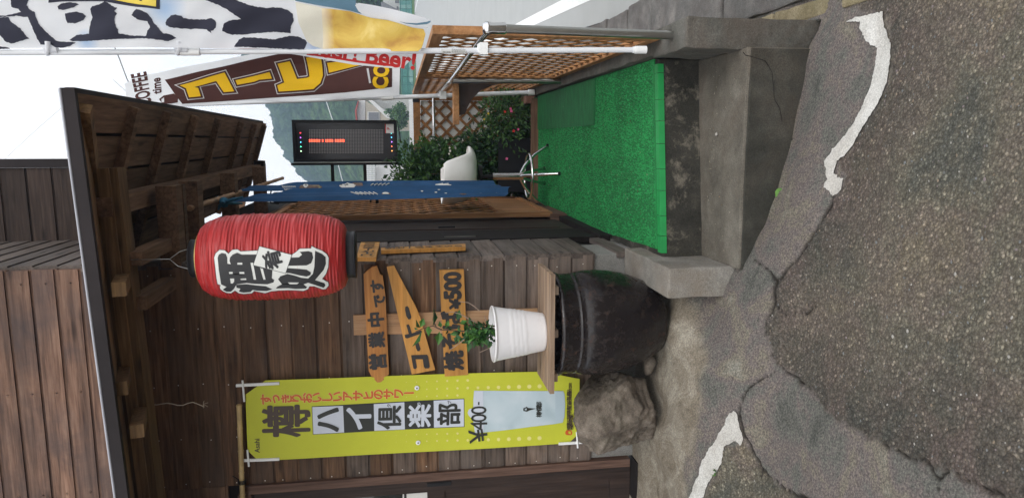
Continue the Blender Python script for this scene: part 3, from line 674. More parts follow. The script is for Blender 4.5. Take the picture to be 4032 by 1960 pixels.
mb=MB(); text_on(mb,'切',(x1.x-.10,3.9135,x1.z+.052),.085,offset=.02); text_on(mb,'品',(x1.x-.10,3.9135,x1.z+.135),.06,offset=.02)
for zz in (x1.z+.008,x0.z-.022): mb.add([(-2.39,3.9138,zz),(x1.x-.02,3.9138,zz),(x1.x-.02,3.9138,zz+.014),(-2.39,3.9138,zz+.014)],[(0,1,2,3)])
mb.build('lettering',INK,sg)

# side entrance: dark frame, sliding door, lattice panel
XS=X_SIDE
mb=MB(); mb.box((XS-.02,4.512,.28),(XS+.018,4.68,2.55)); mb.box((XS-.02,4.69,.28),(XS+.010,5.02,2.55)); mb.build('side_door_frame',WBLK,house)
mb=MB(); mb.box((XS-.02,4.512,2.552),(XS+.03,8.1,2.72)); mb.build('lintel',WDK,house)
sd_=MB(); sd_.box((XS-.015,5.03,.36),(XS+.006,8.1,2.55)); sdo=sd_.build('side_door',WFRM,house)
mb=MB(); mb.box((XS+.007,5.10,.45),(XS+.014,5.16,2.5)); mb.build('door_stile',WFRM,sdo)
h0=AX(1725,893,XS+.02); h1=AX(1790,891,XS+.02)
mb=MB(); mb.box((XS+.008,h0.y-.02,min(h0.z,h1.z)),(XS+.026,h0.y+.02,max(h0.z,h1.z))); mb.build('handle',BLKPL,sdo)
mb=MB(); p0=AX(1750,934,XS+.02); p1=AX(1872,931,XS+.02); mb.beam(p0,p1,.012,.004); mb.build('metal_strip',STEEL,house)
mb=MB(); a=AX(2090,855,XS+.03); mb.box((XS-.02,5.68,.262),(XS+.05,6.45,.40)); mb.build('sill_board',WTRIM,house)
mb=MB(); mb.box((XS-.02,4.45,.262),(XS+.035,5.66,.33)); mb.build('door_track',WBLK,house)
lp=empty('wall_lattice_panel',(XS+.05,6.8,.4),'tall brown lattice panel standing against the side wall by the door','lattice panel')
LX=XS+.045; LY0,LY1,LZ0,LZ1=AX(1700,842,LX+.02).y,7.35,.38,2.62
for nm,a,c_ in (('frame_post',(LX-.02,LY0,LZ0),(LX+.02,LY0+.05,LZ1)),('frame_post',(LX-.02,LY1-.05,LZ0),(LX+.02,LY1,LZ1)),('frame_rail',(LX-.02,LY0+.051,LZ0),(LX+.02,LY1-.051,LZ0+.05)),('frame_rail',(LX-.02,LY0+.051,.76),(LX+.02,LY1-.051,.81)),('frame_rail',(LX-.02,LY0+.051,LZ1-.05),(LX+.02,LY1-.051,LZ1))):
    mb=MB(); mb.box(a,c_); mb.build(nm,WLATI,lp)
mb=MB(); mb.box((LX-.008,LY0+.051,LZ0+.051),(LX+.008,LY1-.051,.759)); mb.build('panel_board',WLATI,lp)
def lattice(parent,to3,u0,u1,v0,v1,pitch,w,th,mat,name='slat',n_off=0.0):
    """diagonal slats clipped to a rectangle; to3(u,v,n) gives the point"""
    for sgn in (1,-1):
        c=u0+(v0 if sgn<0 else -v1) ; lo=min(u0-v1,u0-v0) if sgn>0 else u0+v0; hi=(u1-v0) if sgn>0 else u1+v1
        k=lo+pitch*.5
        while k<hi:
            # line u - sgn*v = k
            pts=[]
            if sgn>0: ua=max(u0,k+v0); ub=min(u1,k+v1); fv=lambda u:u-k
            else: ua=max(u0,k-v1); ub=min(u1,k-v0); fv=lambda u:k-u
            if ub-ua>.03:
                a=(ua,fv(ua)); b_=(ub,fv(ub)); d=np.array(b_)-np.array(a); d/=np.linalg.norm(d); pn=np.array((-d[1],d[0]))*w/2
                n0=n_off+(0 if sgn>0 else th); n1=n0+th*.96
                q=[np.array(a)-pn,np.array(a)+pn,np.array(b_)+pn,np.array(b_)-pn]
                q=[(min(max(x,u0),u1),min(max(y,v0),v1)) for x,y in q]
                mb=MB(); mb.hexa([to3(x,y,n0) for x,y in q]+[to3(x,y,n1) for x,y in q]); mb.build(name,mat,parent)
            k+=pitch
lattice(lp,lambda u,v,nn:(LX-.008+nn,u,v),LY0+.05,LY1-.05,.81,LZ1-.05,.20,.042,.008,WLATI)

# ---------------------------------------------------------------- lower roof that wraps round the corner
roof=empty('corner_pent_roof',(-.3,3.6,2.9),'dark low roof wrapping round the house corner above the lantern, seen from below','roof')
EY=3.10; ec=AY(247,362,EY); EX=ec.x; EZ=ec.z-.055; HX=XS; SL=.27
el=AY(462,1960,EY); tilt=(el.z-ec.z)/(el.x-ec.x)       # the front edge falls a little to the left
def zs(x,y): return EZ+.01+(EX-x)*SL/(EX-HX)*.95+.035*(y-EY)     # side slope
def zf(x,y): return EZ+.01+(y-EY)*.29+tilt*(x-EX)               # front slope
hipx=lambda y: EX+(HX-EX)*(y-EY)/(Y_WALL-EY)
L=8.15
for k in range(5):
    xa=EX-(EX-HX)*k/5; xb=EX-(EX-HX)*(k+1)/5+.012*(k<4); xa-=.003
    yh=lambda x: EY+(Y_WALL-EY)*(EX-x)/(EX-HX)
    p=[(xa,yh(xa)+.01,0),(xb,yh(xb)+.01,0),(xb,L-.02*(k%2),0),(xa,L,0)]
    p=[(x,y,zs(x,y)+.003*(k%2)) for x,y,_ in p]; mb=MB(); mb.prism(p,(0,0,.014)); mb.build('roof_board',WDK,roof)
for k in range(4):
    ya=EY+(Y_WALL-EY)*k/4; yb=EY+(Y_WALL-EY)*(k+1)/4-.004
    p=[(-3.3,ya,0),(hipx(ya)-.01,ya,0),(hipx(yb)-.01,yb,0),(-3.3,yb,0)]; p=[(x,y,zf(x,y)+.003*(k%2)) for x,y,_ in p]; mb=MB(); mb.prism(p,(0,0,.014)); mb.build('roof_board',WDKX,roof)
# metal covering and edge trim
mb=MB()
p=[(EX+.015,EY-.012),(HX,Y_WALL),(HX,L+.03),(EX+.015,L+.03)]; mb.prism([(x,y,zs(x,y)+.035) for x,y in p],(0,0,.02))
p=[(-3.3,EY-.012),(EX+.01,EY-.012),(HX,Y_WALL),(-3.3,Y_WALL)]; mb.prism([(x,y,zf(x,y)+.035) for x,y in p],(0,0,.02)); mb.build('roof_sheet',MTRIM,roof)
mb=MB(); a=Vector((EX+.012,EY-.004,ec.z-.024)); c_=Vector((-3.3,EY-.004,ec.z-.024+tilt*(-3.3-EX))); mb.beam(a,c_,.024,.050); mb.build('front_edge_trim',MTRIM,roof)
mb=MB(); mb.tube([(EX+.012,EY-.014,ec.z+.003),(-3.3,EY-.014,ec.z+.003+tilt*(-3.3-EX))],.006,6); mb.build('edge_bead',plain('worn_light_edge',(.35,.36,.40),.5,.2),roof)
mb=MB(); mb.beam((EX+.008,EY+.02,ec.z-.018),(EX+.008,L+.02,ec.z-.018+.035*(L-EY)),.022,.036); mb.build('side_edge_trim',MTRIM,roof)
mb=MB(); a=Vector((EX-.06,EY+.05,zs(EX-.06,EY+.05)-.028)); c_=Vector((HX+.03,Y_WALL-.02,zs(HX,Y_WALL)-.028)); mb.beam(a,c_,.05,.052); mb.build('hip_rafter',WDKX,roof)
for y in (3.78,4.36,5.0,5.72,6.70,7.45,8.08):
    mb=MB(); xs_=EX-.03; mb.beam((xs_,y,zs(xs_,y)-.024),(HX,y,zs(HX,y)-.024),.05,.044); mb.build('rafter',WDK,roof)
for x in (-.40,-1.05,-1.70,-2.35,-3.0):
    ya=EY+.05 if x<-.5 else EY+.45
    mb=MB(); mb.beam((x,ya,zf(x,ya)-.024),(x,Y_WALL,zf(x,Y_WALL)-.024),.06,.046); mb.build('rafter',WDKX,roof)
# purlins carried on arms that come out of the walls
kx=-.29; kz=lambda y:2.925+.035*(y-3.5)
mb=MB(); mb.beam((kx,3.36,kz(3.36)),(kx,L-.1,kz(L-.1)),.085,.10); mb.build('side_purlin',WDK,roof)
mb=MB(); mb.beam((-.12,3.43,2.895),(-3.3,3.43,2.895+tilt*-3.1),.10,.105); mb.build('front_purlin',WDKX,roof)
mb=MB(); mb.beam((-.12,3.375,2.90),(-3.3,3.375,2.90+tilt*-3.1),.012,.05); mb.build('purlin_batten',WDKX,roof)
for y,w_ in ((3.93,.10),(4.03,.05),(4.36,.11),(5.4,.1),(6.7,.1)):
    mb=MB(); mb.beam((kx+.06,y,2.80+.02*(y-3.9)),(HX-.01,y,2.80+.02*(y-3.9)),w_,.10); mb.build('arm_beam',WDK,roof)
for x,z_ in ((-.53,2.815),(-.735,2.81),(-2.05,2.76)):
    mb=MB(); mb.beam((x,3.41,z_),(x,Y_WALL+.01,z_+.01),.062,.07); mb.build('arm_beam',WDK,roof)
for x in (-.62,-1.25):
    mb=MB(); zz=zf(x,EY)-.045; mb.beam((x,EY+.06,zz),(x,EY+.34,zz+.075),.06,.055); mb.build('rafter_tail',WDKX,roof)
mb=MB(); mb.beam((EX,L+.02,zs(EX,L)+.012),(HX-.3,L+.02,zs(HX-.3,L)+.012),.03,.07); mb.build('verge_board',WDK,roof)
mb=MB(); a=AY(1022,632,7.75); c_=AY(1022,835,7.75); mb.beam(a,c_,.085,.10); mb.build('end_beam',WBLK,roof)
# twine hanging from the front purlin
a=AY(535,1590,3.52); c_=AY(800,1590,3.52); pts=[a.lerp(c_,t)+Vector((math.sin(t*17)*.012*t,0,0)) for t in np.linspace(0,1,14)]
mb=MB(); mb.tube(pts,.0022,5)
for k in range(7): mb.tube([c_,c_+Vector((random.uniform(-.02,.02),random.uniform(-.01,.01),random.uniform(-.035,.0)))],.001,4)
tag(mb.build('hanging_twine',TWINE),'thin pale twine with a frayed end hanging under the dark eave','twine')

# the crack that runs across the lower riser
mb=MB(); cp_=[AY(2600+x/3.13,y/3.13,Y_STEP-.0125) for x,y in ((1020,645),(1050,685),(1130,700),(1200,725),(1290,750),(1330,810),(1380,900),(1383,980),(1395,1060),(1400,1180),(1420,1252),(1470,1330),(1500,1500))]
for p,q in zip(cp_[:-1],cp_[1:]):
    w_=.0008+.0010*random.random(); dd=(q-p).normalized(); sn=Vector((-dd.z,0,dd.x))*w_; mb.add([p-sn,q-sn,q+sn,p+sn],[(0,1,2,3)])
mb.build('crack_line',WBLK,steps)

mb=MB(); rr=random.Random(3)
for k in range(260):
    x=rr.uniform(-.56,.40); y=rr.uniform(3.72,6.8); z=Z_DECK+.018; s=rr.uniform(.003,.008); a=rr.random()*6.3
    mb.add([(x+s*math.cos(a),y+s*math.sin(a),z),(x-s*.5*math.sin(a),y+s*.5*math.cos(a),z+.003),(x-s*math.cos(a),y-s*math.sin(a),z),(x+s*.5*math.sin(a),y-s*.5*math.cos(a),z+.001)],[(0,1,2),(0,2,3)],rr.choice((0,0,1)))
for k in range(60):
    x=rr.uniform(-.58,.38); y=rr.choice((rr.uniform(3.16,3.5),rr.uniform(3.44,3.5))); z=Z_TREAD+.004; s=rr.uniform(.002,.006); a=rr.random()*6.3
    mb.add([(x+s*math.cos(a),y+s*math.sin(a),z),(x-s*.5*math.sin(a),y+s*.5*math.cos(a),z+.003),(x-s*math.cos(a),y-s*math.sin(a),z),(x+s*.5*math.sin(a),y-s*.5*math.cos(a),z+.001)],[(0,1,2),(0,2,3)],rr.choice((0,1,1)))
mb.build('dry_litter',[plain('dry_leaf_bits',(.12,.08,.045),.9,var=.4,scale=60),plain('pale_bits',(.28,.25,.19),.9,var=.3,scale=60)],kind='stuff')
# ================================================================ LANTERN
LC=Vector((-.533,3.40,0)); LZ0_,LZ1_=1.868,2.520; LR=.199
lantern=empty('paper_lantern',(LC.x,LC.y,LZ0_),'big red ribbed lantern with black brush characters hanging under the eave','lantern')
def lrad(z):
    t=(z-LZ0_)/(LZ1_-LZ0_); u=abs(2*t-1)
    return .105+(LR-.105)*(max(0,1-u**3.6))**.42
m,n,b=_base('red_vinyl'); mp=_coord(n,(.6,.6,10),False); t=_noise(n,mp,7,5,.6,.3)
r_=_ramp(n,t.outputs[0],[(.3,(.34,.013,.014,1)),(.6,(.44,.024,.025,1)),(.8,(.53,.05,.048,1))]); n.links.new(r_.outputs[0],b.inputs['Base Color'])
b.inputs['Roughness'].default_value=.42; _bump(n,b,t.outputs[0],.45,.010); b.inputs['Subsurface Weight'].default_value=0; RED=m
mb=MB(); prof=[]
NZ=190
for i in range(NZ+1):
    t=i/NZ; t=.5-.5*math.cos(math.pi*t) if False else t
    z=LZ0_+(LZ1_-LZ0_)*t; prof.append((lrad(z),z))
def rib(r,z,a):
    k=(z*74)%1.0; env=min(1,(r-.10)/.05)
    return r+(.0015*math.sin(2*math.pi*z*74+.6*math.sin(a*2))+.0016*math.sin(z*173+1.7*math.sin(a*3+z*9))+.0022*math.sin(a*17+5*math.sin(z*7))*0.35+.0016*math.sin(z*410+3*a))*env
mb.lathe(prof,(LC.x,LC.y,0),96,fn=rib)
mb.build('body',RED,lantern)
for nm,z0,z1,r in (('top_cap',LZ1_-.008,LZ1_+.042,.088),('bottom_cap',LZ0_-.040,LZ0_+.008,.112)):
    mb=MB(); mb.lathe([(0,z0),(r,z0),(r,z0+.006),(r*.985,z0+.007),(r*.985,z1-.006),(r,z1-.005),(r,z1),(r-.012,z1),(r-.012,z0+.004)],(LC.x,LC.y,0),40); mb.build(nm,BLKPL,lantern)
mb=MB(); mb.lathe([(lrad(LZ1_-.001)+.001,LZ1_-.004),(lrad(LZ1_-.001)+.002,LZ1_),(lrad(LZ1_-.001),LZ1_+.003)],(LC.x,LC.y,0),48); mb.build('brass_rim',plain('brass_rim',(.45,.33,.12),.4,.6),lantern)
top=Vector((LC.x,LC.y,LZ1_+.03))
mb=MB(); mb.tube([top+Vector((-.05,-.03,0)),top+Vector((-.03,-.02,.07)),top+Vector((.0,.0,.11)),top+Vector((.03,.02,.07)),top+Vector((.05,.03,0))],.0014,6)
mb.tube([top+Vector((0,0,.11)),top+Vector((.0,.01,.30))],.0016,6); mb.build('hanging_wire',STEEL,lantern)
def lsurf(off):
    def f(px,py):
        d=ray(px,py); t=3.2
        A_=d.x*d.x+d.y*d.y; Bq=2*(d.x*(-LC.x)+d.y*(-LC.y)); z=2.2
        for _ in range(6):
            R_=lrad(min(max(z,LZ0_+.004),LZ1_-.004))+off; Cq=LC.x**2+LC.y**2-R_*R_
            disc=max(0,Bq*Bq-4*A_*Cq); t=(-Bq-math.sqrt(disc))/(2*A_); z=EYE+d.z*t
        return CAMP+d*t
    return f
def TL(x,y): return (740+x/3.2954, 820+y/3.2954)
out_=[(340,640),(360,585),(410,540),(475,545),(525,590),(575,540),(640,533),(685,560),(905,548),(930,495),(1345,605),(1400,570),(1450,525),(1600,520),(1605,490),(1660,520),(1740,550),(1800,595),(1825,640),(1820,760),(1790,850),(1740,915),(1820,960),(1825,1000),(1790,1045),(1750,1050),(1640,1010),(1575,1010),(1560,1045),(1500,1070),(1400,1062),(1300,1060),(1180,1065),(1080,1075),(1000,1100),(930,1085),(860,1070),(830,1100),(720,1110),(660,1100),(610,1065),(560,1100),(500,1095),(450,1070),(420,1045),(415,1010),(430,1000),(385,980),(370,900),(355,760)]
A1=[(385,640),(400,600),(440,578),(490,590),(510,640),(510,718),(555,725),(540,680),(545,640),(580,600),(640,575),(700,600),(890,598),(855,735),(1095,800),(1088,905),(1120,930),(1110,960),(1030,985),(880,980),(760,968),(630,985),(600,1040),(560,1080),(500,1082),(450,1055),(500,1020),(430,985),(420,920),(400,800)]
A1h=[[(640,705),(705,705),(705,730),(640,730)],[(530,825),(580,825),(580,850),(535,850)],[(665,825),(730,825),(732,850),(668,850)],[(545,910),(600,910),(600,950),(580,975),(555,975)],[(680,912),(755,908),(757,928),(685,930)],[(810,705),(845,705),(885,925),(852,925)],[(935,772),(972,782),(1008,925),(978,925)]]
A2=[(625,990),(760,983),(880,998),(1010,1010),(1095,1050),(1020,1072),(900,1068),(840,1058),(810,1085),(720,1092),(660,1080),(680,1042),(630,1030)]
B1=[(1310,640),(1440,635),(1480,600),(1450,565),(1560,555),(1610,570),(1625,640),(1600,710),(1540,740),(1300,745)]
B2=[(1650,550),(1740,590),(1785,630),(1790,720),(1760,800),(1700,870),(1650,930),(1770,970),(1785,1000),(1760,1030),(1700,1010),(1560,965),(1500,985),(1545,1020),(1530,1040),(1400,1045),(1300,1035),(1140,1040),(1160,1015),(1220,985),(1170,920),(1200,880),(1290,850),(1380,870),(1470,900),(1560,910),(1620,850),(1640,760)]
B2h=[[(1295,960),(1440,962),(1415,985),(1320,985)]]
B3=[(1290,775),(1450,785),(1540,795),(1595,830),(1590,865),(1540,885),(1440,868),(1330,842),(1270,835)]
BOX=[(930,495),(1345,605),(1265,840),(850,735)]
MWP=plain('white_print',(.70,.71,.68),.5,var=.05); MBP=plain('black_print',(.016,.016,.018),.5,var=.2)
S=lambda P:[TL(*p) for p in P]
for nm,mat,lst in (('character_outline',MBP,[(inflate(out_,7),(),.0042)]),('character_ground',MWP,[(out_,(),.0050)]),
    ('character',MBP,[(A1,A1h,.0058),(A2,(),.0058),(B1,(),.0058),(B2,B2h,.0058),(B3,(),.0058),(inflate(BOX,6),(),.0066)])):
    mb=MB()
    for pts,h,o_ in lst: decal(mb,S(pts),lsurf(o_),[S(q) for q in h],cut=9,smooth=True)
    mb.build(nm,mat,lantern)
mb=MB(); decal(mb,S(BOX),lsurf(.0074),cut=9,smooth=True); mb.build('character_box',MWP,lantern)
mb=MB(); v,f=glyphs('肴'); sc_=80; v2=[]; f0=f; f=[]
for x,y in [(x+dx,y+dy) for dx,dy in [(0,0)]+[(.03*math.cos(k*.785),.03*math.sin(k*.785)) for k in range(8)] for x,y in v]:   # up in the world is left in the photo; the box leans
    X_,Y_=x*sc_*1.05,y*sc_; a=math.radians(15)
    xr,yr=X_*math.cos(a)-Y_*math.sin(a),X_*math.sin(a)+Y_*math.cos(a)
    v2.append(TL(1097-yr*3.1,668-xr*3.1))
for k in range(9):
    v3,f3=cut_mesh(v2[k*len(v):(k+1)*len(v)],f0,9); sfc=lsurf(.0082+.0001*k); mb.add([sfc(*p) for p in v3],f3,0,True)
mb.build('small_character',MBP,lantern)

# ================================================================ YELLOW POSTER
MYEL=cloth('yellow_banner_cloth',(.61,.64,.055),.15,var=.05,rough=.45)
poster=empty('yellow_drink_banner',(-1.55,3.86,.6),'yellow vertical drink banner with black characters hung on the plank wall','banner')
PY=3.845
def ps(off=0.0): 
    return lambda x,y: (lambda p: Vector((p.x,p.y+.004*math.sin(p.z*5+p.x*4)-off,p.z)))(AY(x,y,PY))
outline=[(1045,1497),(1500,1480),(2135,1461),(2265,1487),(2282,1490),(2281,1702),(2267,1718),(2240,1744),(1600,1782),(1018,1812),(975,1771),(966,1553)]
mb=MB(); decal(mb,outline,ps(),cut=25,smooth=True); mb.build('banner_cloth',MYEL,poster)
mb=MB()
for a,c_ in (((930,1517),(1100,1508)),((945,1812),(1100,1806)),((2200,1746),(2325,1738))): mb=MB(); mb.tube([AY(*a,PY-.004),AY(*c_,PY-.004)],.009,8); mb.build('banner_rod',PVCW,poster)
for a,c_ in (((955,1497),(962,1580)),((974,1770),(980,1835)),((2271,1700),(2275,1762))): mb=MB(); mb.tube([AY(*a,PY-.014),AY(*c_,PY-.014)],.0055,8); mb.build('cross_rod',PVCW,poster)
MPR=plain('poster_black',(.020,.022,.018),.5,var=.05); MPB=plain('poster_brown',(.052,.030,.018),.5,var=.05); MPO=plain('poster_orange',(.58,.10,.012),.5,var=.05); MPW=plain('poster_pale',(.56,.60,.68),.5,var=.03); MPC=plain('poster_cream',(.80,.72,.22),.5,var=.03)
def P2(x,y): return (940+x/2.9814,1430+y/2.9814)
def P3(x,y): return (1560+x/2.9816,1430+y/2.9816)
px_=MPX(PY)*1.0
def ptext(mb,t,fx,fy,size_px,off,offset=0,rot=0,sx=1,sy=1,space=1):
    p=ps(off)(fx,fy); text_on(mb,t,p,size_px*px_,rot=rot+math.radians(-2.0),offset=offset,sx=sx,sy=sy,space=space)
sq=[P2(865,505),P2(1225,492),P2(1585,475),(1591,1580),P3(440,437),P3(793,418)]; sq[3]=P3(95,455)
bq=[P2(878,823),P2(1238,805),P2(1592,789),P3(102,773),P3(444,752),P3(795,736)]
fr=[sq[0],sq[5],bq[5],bq[0]]
mb=MB(); decal(mb,inflate(fr,2.2),ps(.0012),cut=25); mb.build('box_border',MPR,poster)
for k in range(5): mb=MB(); decal(mb,[sq[k],sq[k+1],bq[k+1],bq[k]],ps(.0024),cut=25); mb.build('dark_box' if k%2 else 'pale_box',MPR if k%2 else MPW,poster)
ctr=[((sq[k][0]+sq[k+1][0]+bq[k][0]+bq[k+1][0])/4,(sq[k][1]+sq[k+1][1]+bq[k][1]+bq[k+1][1])/4) for k in range(5)]
for t_,k,dx,dy,s_,o_ in (('ハ',0,0,0,112,.05),('倶',2,0,3,100,.036),('部',4,0,3,100,.036),('ク',2,-2,-44,17,.02),('ブ',4,2,-44,17,.02)): mb=MB(); ptext(mb,t_,ctr[k][0]+dx,ctr[k][1]+dy,s_,.0042,o_); mb.build('dark_character',MPR,poster)
for t_,dx,dy,s_,o_ in (('イ',0,0,112,.05),('楽',0,3,100,.04),('ラ',0,-44,17,.02)): mb=MB(); ptext(mb,t_,ctr[3 if t_!='イ' else 1][0]+dx,ctr[3 if t_!='イ' else 1][1]+dy,s_,.0042,o_); mb.build('pale_character',MPW,poster)
mb=MB(); ptext(mb,'樽',*P2(560,672),192,.0016,.034,sx=.72); mb.build('brown_character',MPB,poster)
mb=MB(); ptext(mb,'Asahi',*P2(218,960),27,.0016,.02); mb.build('maker_name',MPB,poster)
txt='すっきりおいしいアサヒのサワー'; 
mbw=MB(); mb=MB()
p0_=P2(322,418); p1_=P3(150,345)
for i,chh in enumerate(txt):
    t=i/(len(txt)-1); x=p0_[0]+(p1_[0]-p0_[0])*t; y=p0_[1]+(p1_[1]-p0_[1])*t
    r_=-math.pi/2 if chh=='ー' else 0
    ptext(mbw,chh,x,y,46,.0014,.09,rot=r_); ptext(mb,chh,x,y,46,.0026,.05,rot=r_)
mbw.build('slogan_outline',MPC,poster); mb.build('slogan_lettering',MPO,poster)
# printed glass
m,n,b=_base('printed_glass_blue'); mp=_coord(n,(1,1,1),False); t=_noise(n,mp,7,3,.4,.5)
r_=_ramp(n,t.outputs[0],[(.30,(.40,.50,.55,1)),(.5,(.47,.57,.62,1)),(.7,(.55,.63,.68,1))]); n.links.new(r_.outputs[0],b.inputs['Base Color']); b.inputs['Roughness'].default_value=.5; MGB=m
mb=MB(); decal(mb,[P3(*p) for p in ((915,318),(1960,318),(1975,360),(1982,480),(1975,620),(1955,690),(1860,706),(1600,735),(1250,780),(1000,808),(925,812),(905,700),(905,420))],ps(.0020),cut=25); mb.build('printed_glass',MGB,poster)
mb=MB(); decal(mb,[P3(*p) for p in ((918,322),(1020,320),(1025,800),(928,808),(910,690),(908,430))],ps(.0034),cut=25); decal(mb,[P3(*p) for p in ((838,575),(852,540),(880,525),(905,540),(905,640),(870,630),(848,605))],ps(.0020)); mb.build('printed_ice',MPW,poster)
mb=MB(); decal(mb,[P3(*p) for p in ((1865,322),(1958,322),(1972,380),(1978,480),(1972,620),(1952,686),(1868,700))],ps(.0034),cut=25); mb.build('glass_foot',plain('printed_foot_blue',(.42,.52,.58),.5,var=.04),poster)
mb=MB()
ptext(mb,'¥',*P3(960,840),104,.0046,.012,rot=math.radians(8)); 
for ch_,y_,s_ in (('4',725,100),('0',635,92),('0',545,92),('-',465,60)): ptext(mb,ch_,*P3(968,y_),s_,.0046,.006,sx=.85)
mb.build('price_lettering',MPR,poster)
mb=MB()
decal(mb,[P3(*p) for p in ((1490,520),(1530,500),(1545,515),(1640,522),(1560,545),(1530,560),(1490,550))],ps(.0042),holes=[[P3(*p) for p in ((1505,525),(1528,518),(1530,540),(1508,543))]])
for i,chh in enumerate('樽ハイ倶楽部'): ptext(mb,chh,*P3(1672,592-i*23.5),26,.0046,.02)
mb.build('glass_crest',MPR,poster)
mb=MB()
for row,x in enumerate((2018,2040,2060)):
    y0,y1=((765,300),(765,215),(765,585))[row]
    ln='お酒は二十歳を過ぎてから楽しく適量で飲酒運転は絶対にやめましょう'
    k=int((y0-y1)/15)
    for i in range(k): ptext(mb,ln[(i*5+row*3)%len(ln)],*P3(x,y0-i*15),15,.0020,.01)
mb.build('small_print',MPB,poster)
mb=MB(); decal(mb,[P3(*p) for p in ((1985,800),(2000,778),(2050,782),(2066,805),(2064,830),(2045,840),(1995,836),(1984,822))],ps(.0022),holes=[[P3(*p) for p in ((2020,795),(2048,797),(2050,826),(2022,824))]]); mb.build('seal_print',MPO,poster)
mb=MB(); cnt=0
for i in range(-2,14):
    x=1600+40.3*i; r=min(8.6,max(1.0,1.0+(i+1)*.62))
    for yy_ in (1504,1534,1650,1682,1711,1738,1562,1620):
        yy2=yy_-(x-1600)*.030+ (12 if i%2 else 0)*0
        if 1860<x+5 and yy2<1535 and x<2215 and (yy2<1500+(2180-x)*.0): continue
        q=P3(0,0)
        ang=[(x+r*math.cos(a),yy2+r*math.sin(a)) for a in np.linspace(0,2*math.pi,9)[:-1]]
        gx_,gy_=(x-1560)*2.9816,(yy2-1430)*2.9816
        if 800<gx_<2010 and 300<gy_<830: continue
        if gx_<810 and 400<gy_<780: continue
        decal(mb,ang,ps(.0012)); cnt+=1
mb.build('printed_dots',plain('poster_dot',(.74,.70,.22),.5,var=.03),poster,kind='stuff')
for fx,fy in (P3(243,287),P3(258,928)):
    c_=ps(.004)(fx,fy); mb=MB()
    for rr,yy_ in ((.0135,0),(.011,-.003),(.006,-.0035)): mb.add([(c_.x+rr*math.cos(a),c_.y+yy_,c_.z+rr*math.sin(a)) for a in np.linspace(0,2*math.pi,15)[:-1]],[tuple(range(14))])
    mb.add([(c_.x+.0045*math.cos(a),c_.y-.0042,c_.z+.0045*math.sin(a)) for a in np.linspace(0,2*math.pi,9)[:-1]],[tuple(range(8))],1); mb.build('eyelet',[PVCW,BLKPL],poster)
bam=empty('bamboo_pole',(-1.7,3.82,2.49),'pale bamboo pole lying level across the wall above the front door','pole')
a=AY(941,1592,3.82); c_=AY(956,1985,3.82); d=c_-a; pts=[]; rs=[]
for k in range(10):
    t=k/4.5
    for dt,r in ((-.012,.0135),(0,.0155),(.012,.0135)): pts.append(a+d*(t+dt+.012)); rs.append(r)
mb=MB(); mb.tube(pts,rs,10); mb.build('cane',BAM,bam)
mb=MB(); q=a+d*.77
for k in range(3): mb.tube([q+Vector((-.006+k*.008,.02*math.cos(t),.02*math.sin(t))) for t in np.linspace(0,2*math.pi,10)],.003,5)
mb.tube([q,q+Vector((.01,.06,.06))],.003,5); mb.build('tie_cord',WIRE,bam)

# ================================================================ WOODEN SIGNS ON THE WALL
SY=3.842
def Cs(x,y): return (1380+x/2.504,1020+y/2.504)
def wsign(name,label,pts,mat,th=.026,Y=SY):
    e=empty(name,AY(*pts[0],Y),label,'sign'); mb=MB(); P=[AY(*p,Y) for p in pts]
    mb.prism(P,(0,th,0)); mb.build('board',mat,e,recalc=True); return e
def sgtext(mb,t,p,size,rot=0,offset=.05,Y=SY,sx=1,sy=1): text_on(mb,t,AY(*p,Y-.0025),size*MPX(Y),rot=rot,offset=offset,sx=sx,sy=sy)
post=empty('sign_post_board',AY(1860,1270,3.87),'raw pine upright board behind the three hand painted wooden signs','board')
mb=MB(); q=[AY(*p,3.869) for p in (Cs(28,555),(2180,1212),(2180,1302),Cs(33,748))]; mb.prism(q,(0,.018,0)); mb.build('board',WPOST,post,recalc=True)
INK2=plain('brush_paint_black',(.022,.018,.017),.45,var=.3,scale=30)
s1=wsign('open_sign','long brown wooden sign with notched ends, topmost of the three painted signs',[Cs(*p) for p in ((128,150),(165,115),(215,75),(262,68),(290,150),(318,165),(345,370),(362,760),(380,1135),(355,1150),(325,1165),(330,1185),(300,1210),(265,1215),(235,1185),(235,1165),(210,1160),(180,1100),(150,560))],WSIGN2)
mb=MB()
for t_,p,sz in (('営',(268,1008),72),('業',(258,795),66),('中',(250,595),66),('で',(288,410),54),('す',(262,266),56)): sgtext(mb,t_,Cs(*p),sz,math.radians(3),.06)
mb.build('lettering',INK2,s1)
s2=wsign('coffee_sign','tapered honey coloured wooden sign tilted upward, middle of the three painted signs',[Cs(*p) for p in ((358,80),(430,68),(650,480),(690,580),(835,1090),(605,1135),(450,480))],WSIGN)
mb=MB()
mb_p=lambda P:decal(mb,[Cs(*p) for p in P],lambda x,y:AY(x,y,SY-.003))
mb_p([(597,945),(755,940),(765,960),(782,1060),(770,1075),(735,1075),(722,1055),(712,985),(640,985),(655,1065),(640,1083),(620,1075),(608,1010)])
mb_p([(650,810),(665,800),(680,850),(690,885),(680,905),(660,905),(648,880),(638,840)])
mb_p([(550,650),(570,640),(585,660),(605,730),(690,700),(705,710),(690,735),(560,780),(540,775),(533,745),(575,735)])
mb_p([(540,470),(560,460),(575,480),(600,570),(590,592),(570,592),(550,560),(538,500)])
mb.build('lettering',INK2,s2)
s3=wsign('food_sign','straight honey coloured wooden sign behind the plant, lowest of the three painted signs',[Cs(*p) for p in ((876,112),(1118,105),(1160,1140),(930,1155))],WSIGN,.03)
mb=MB()
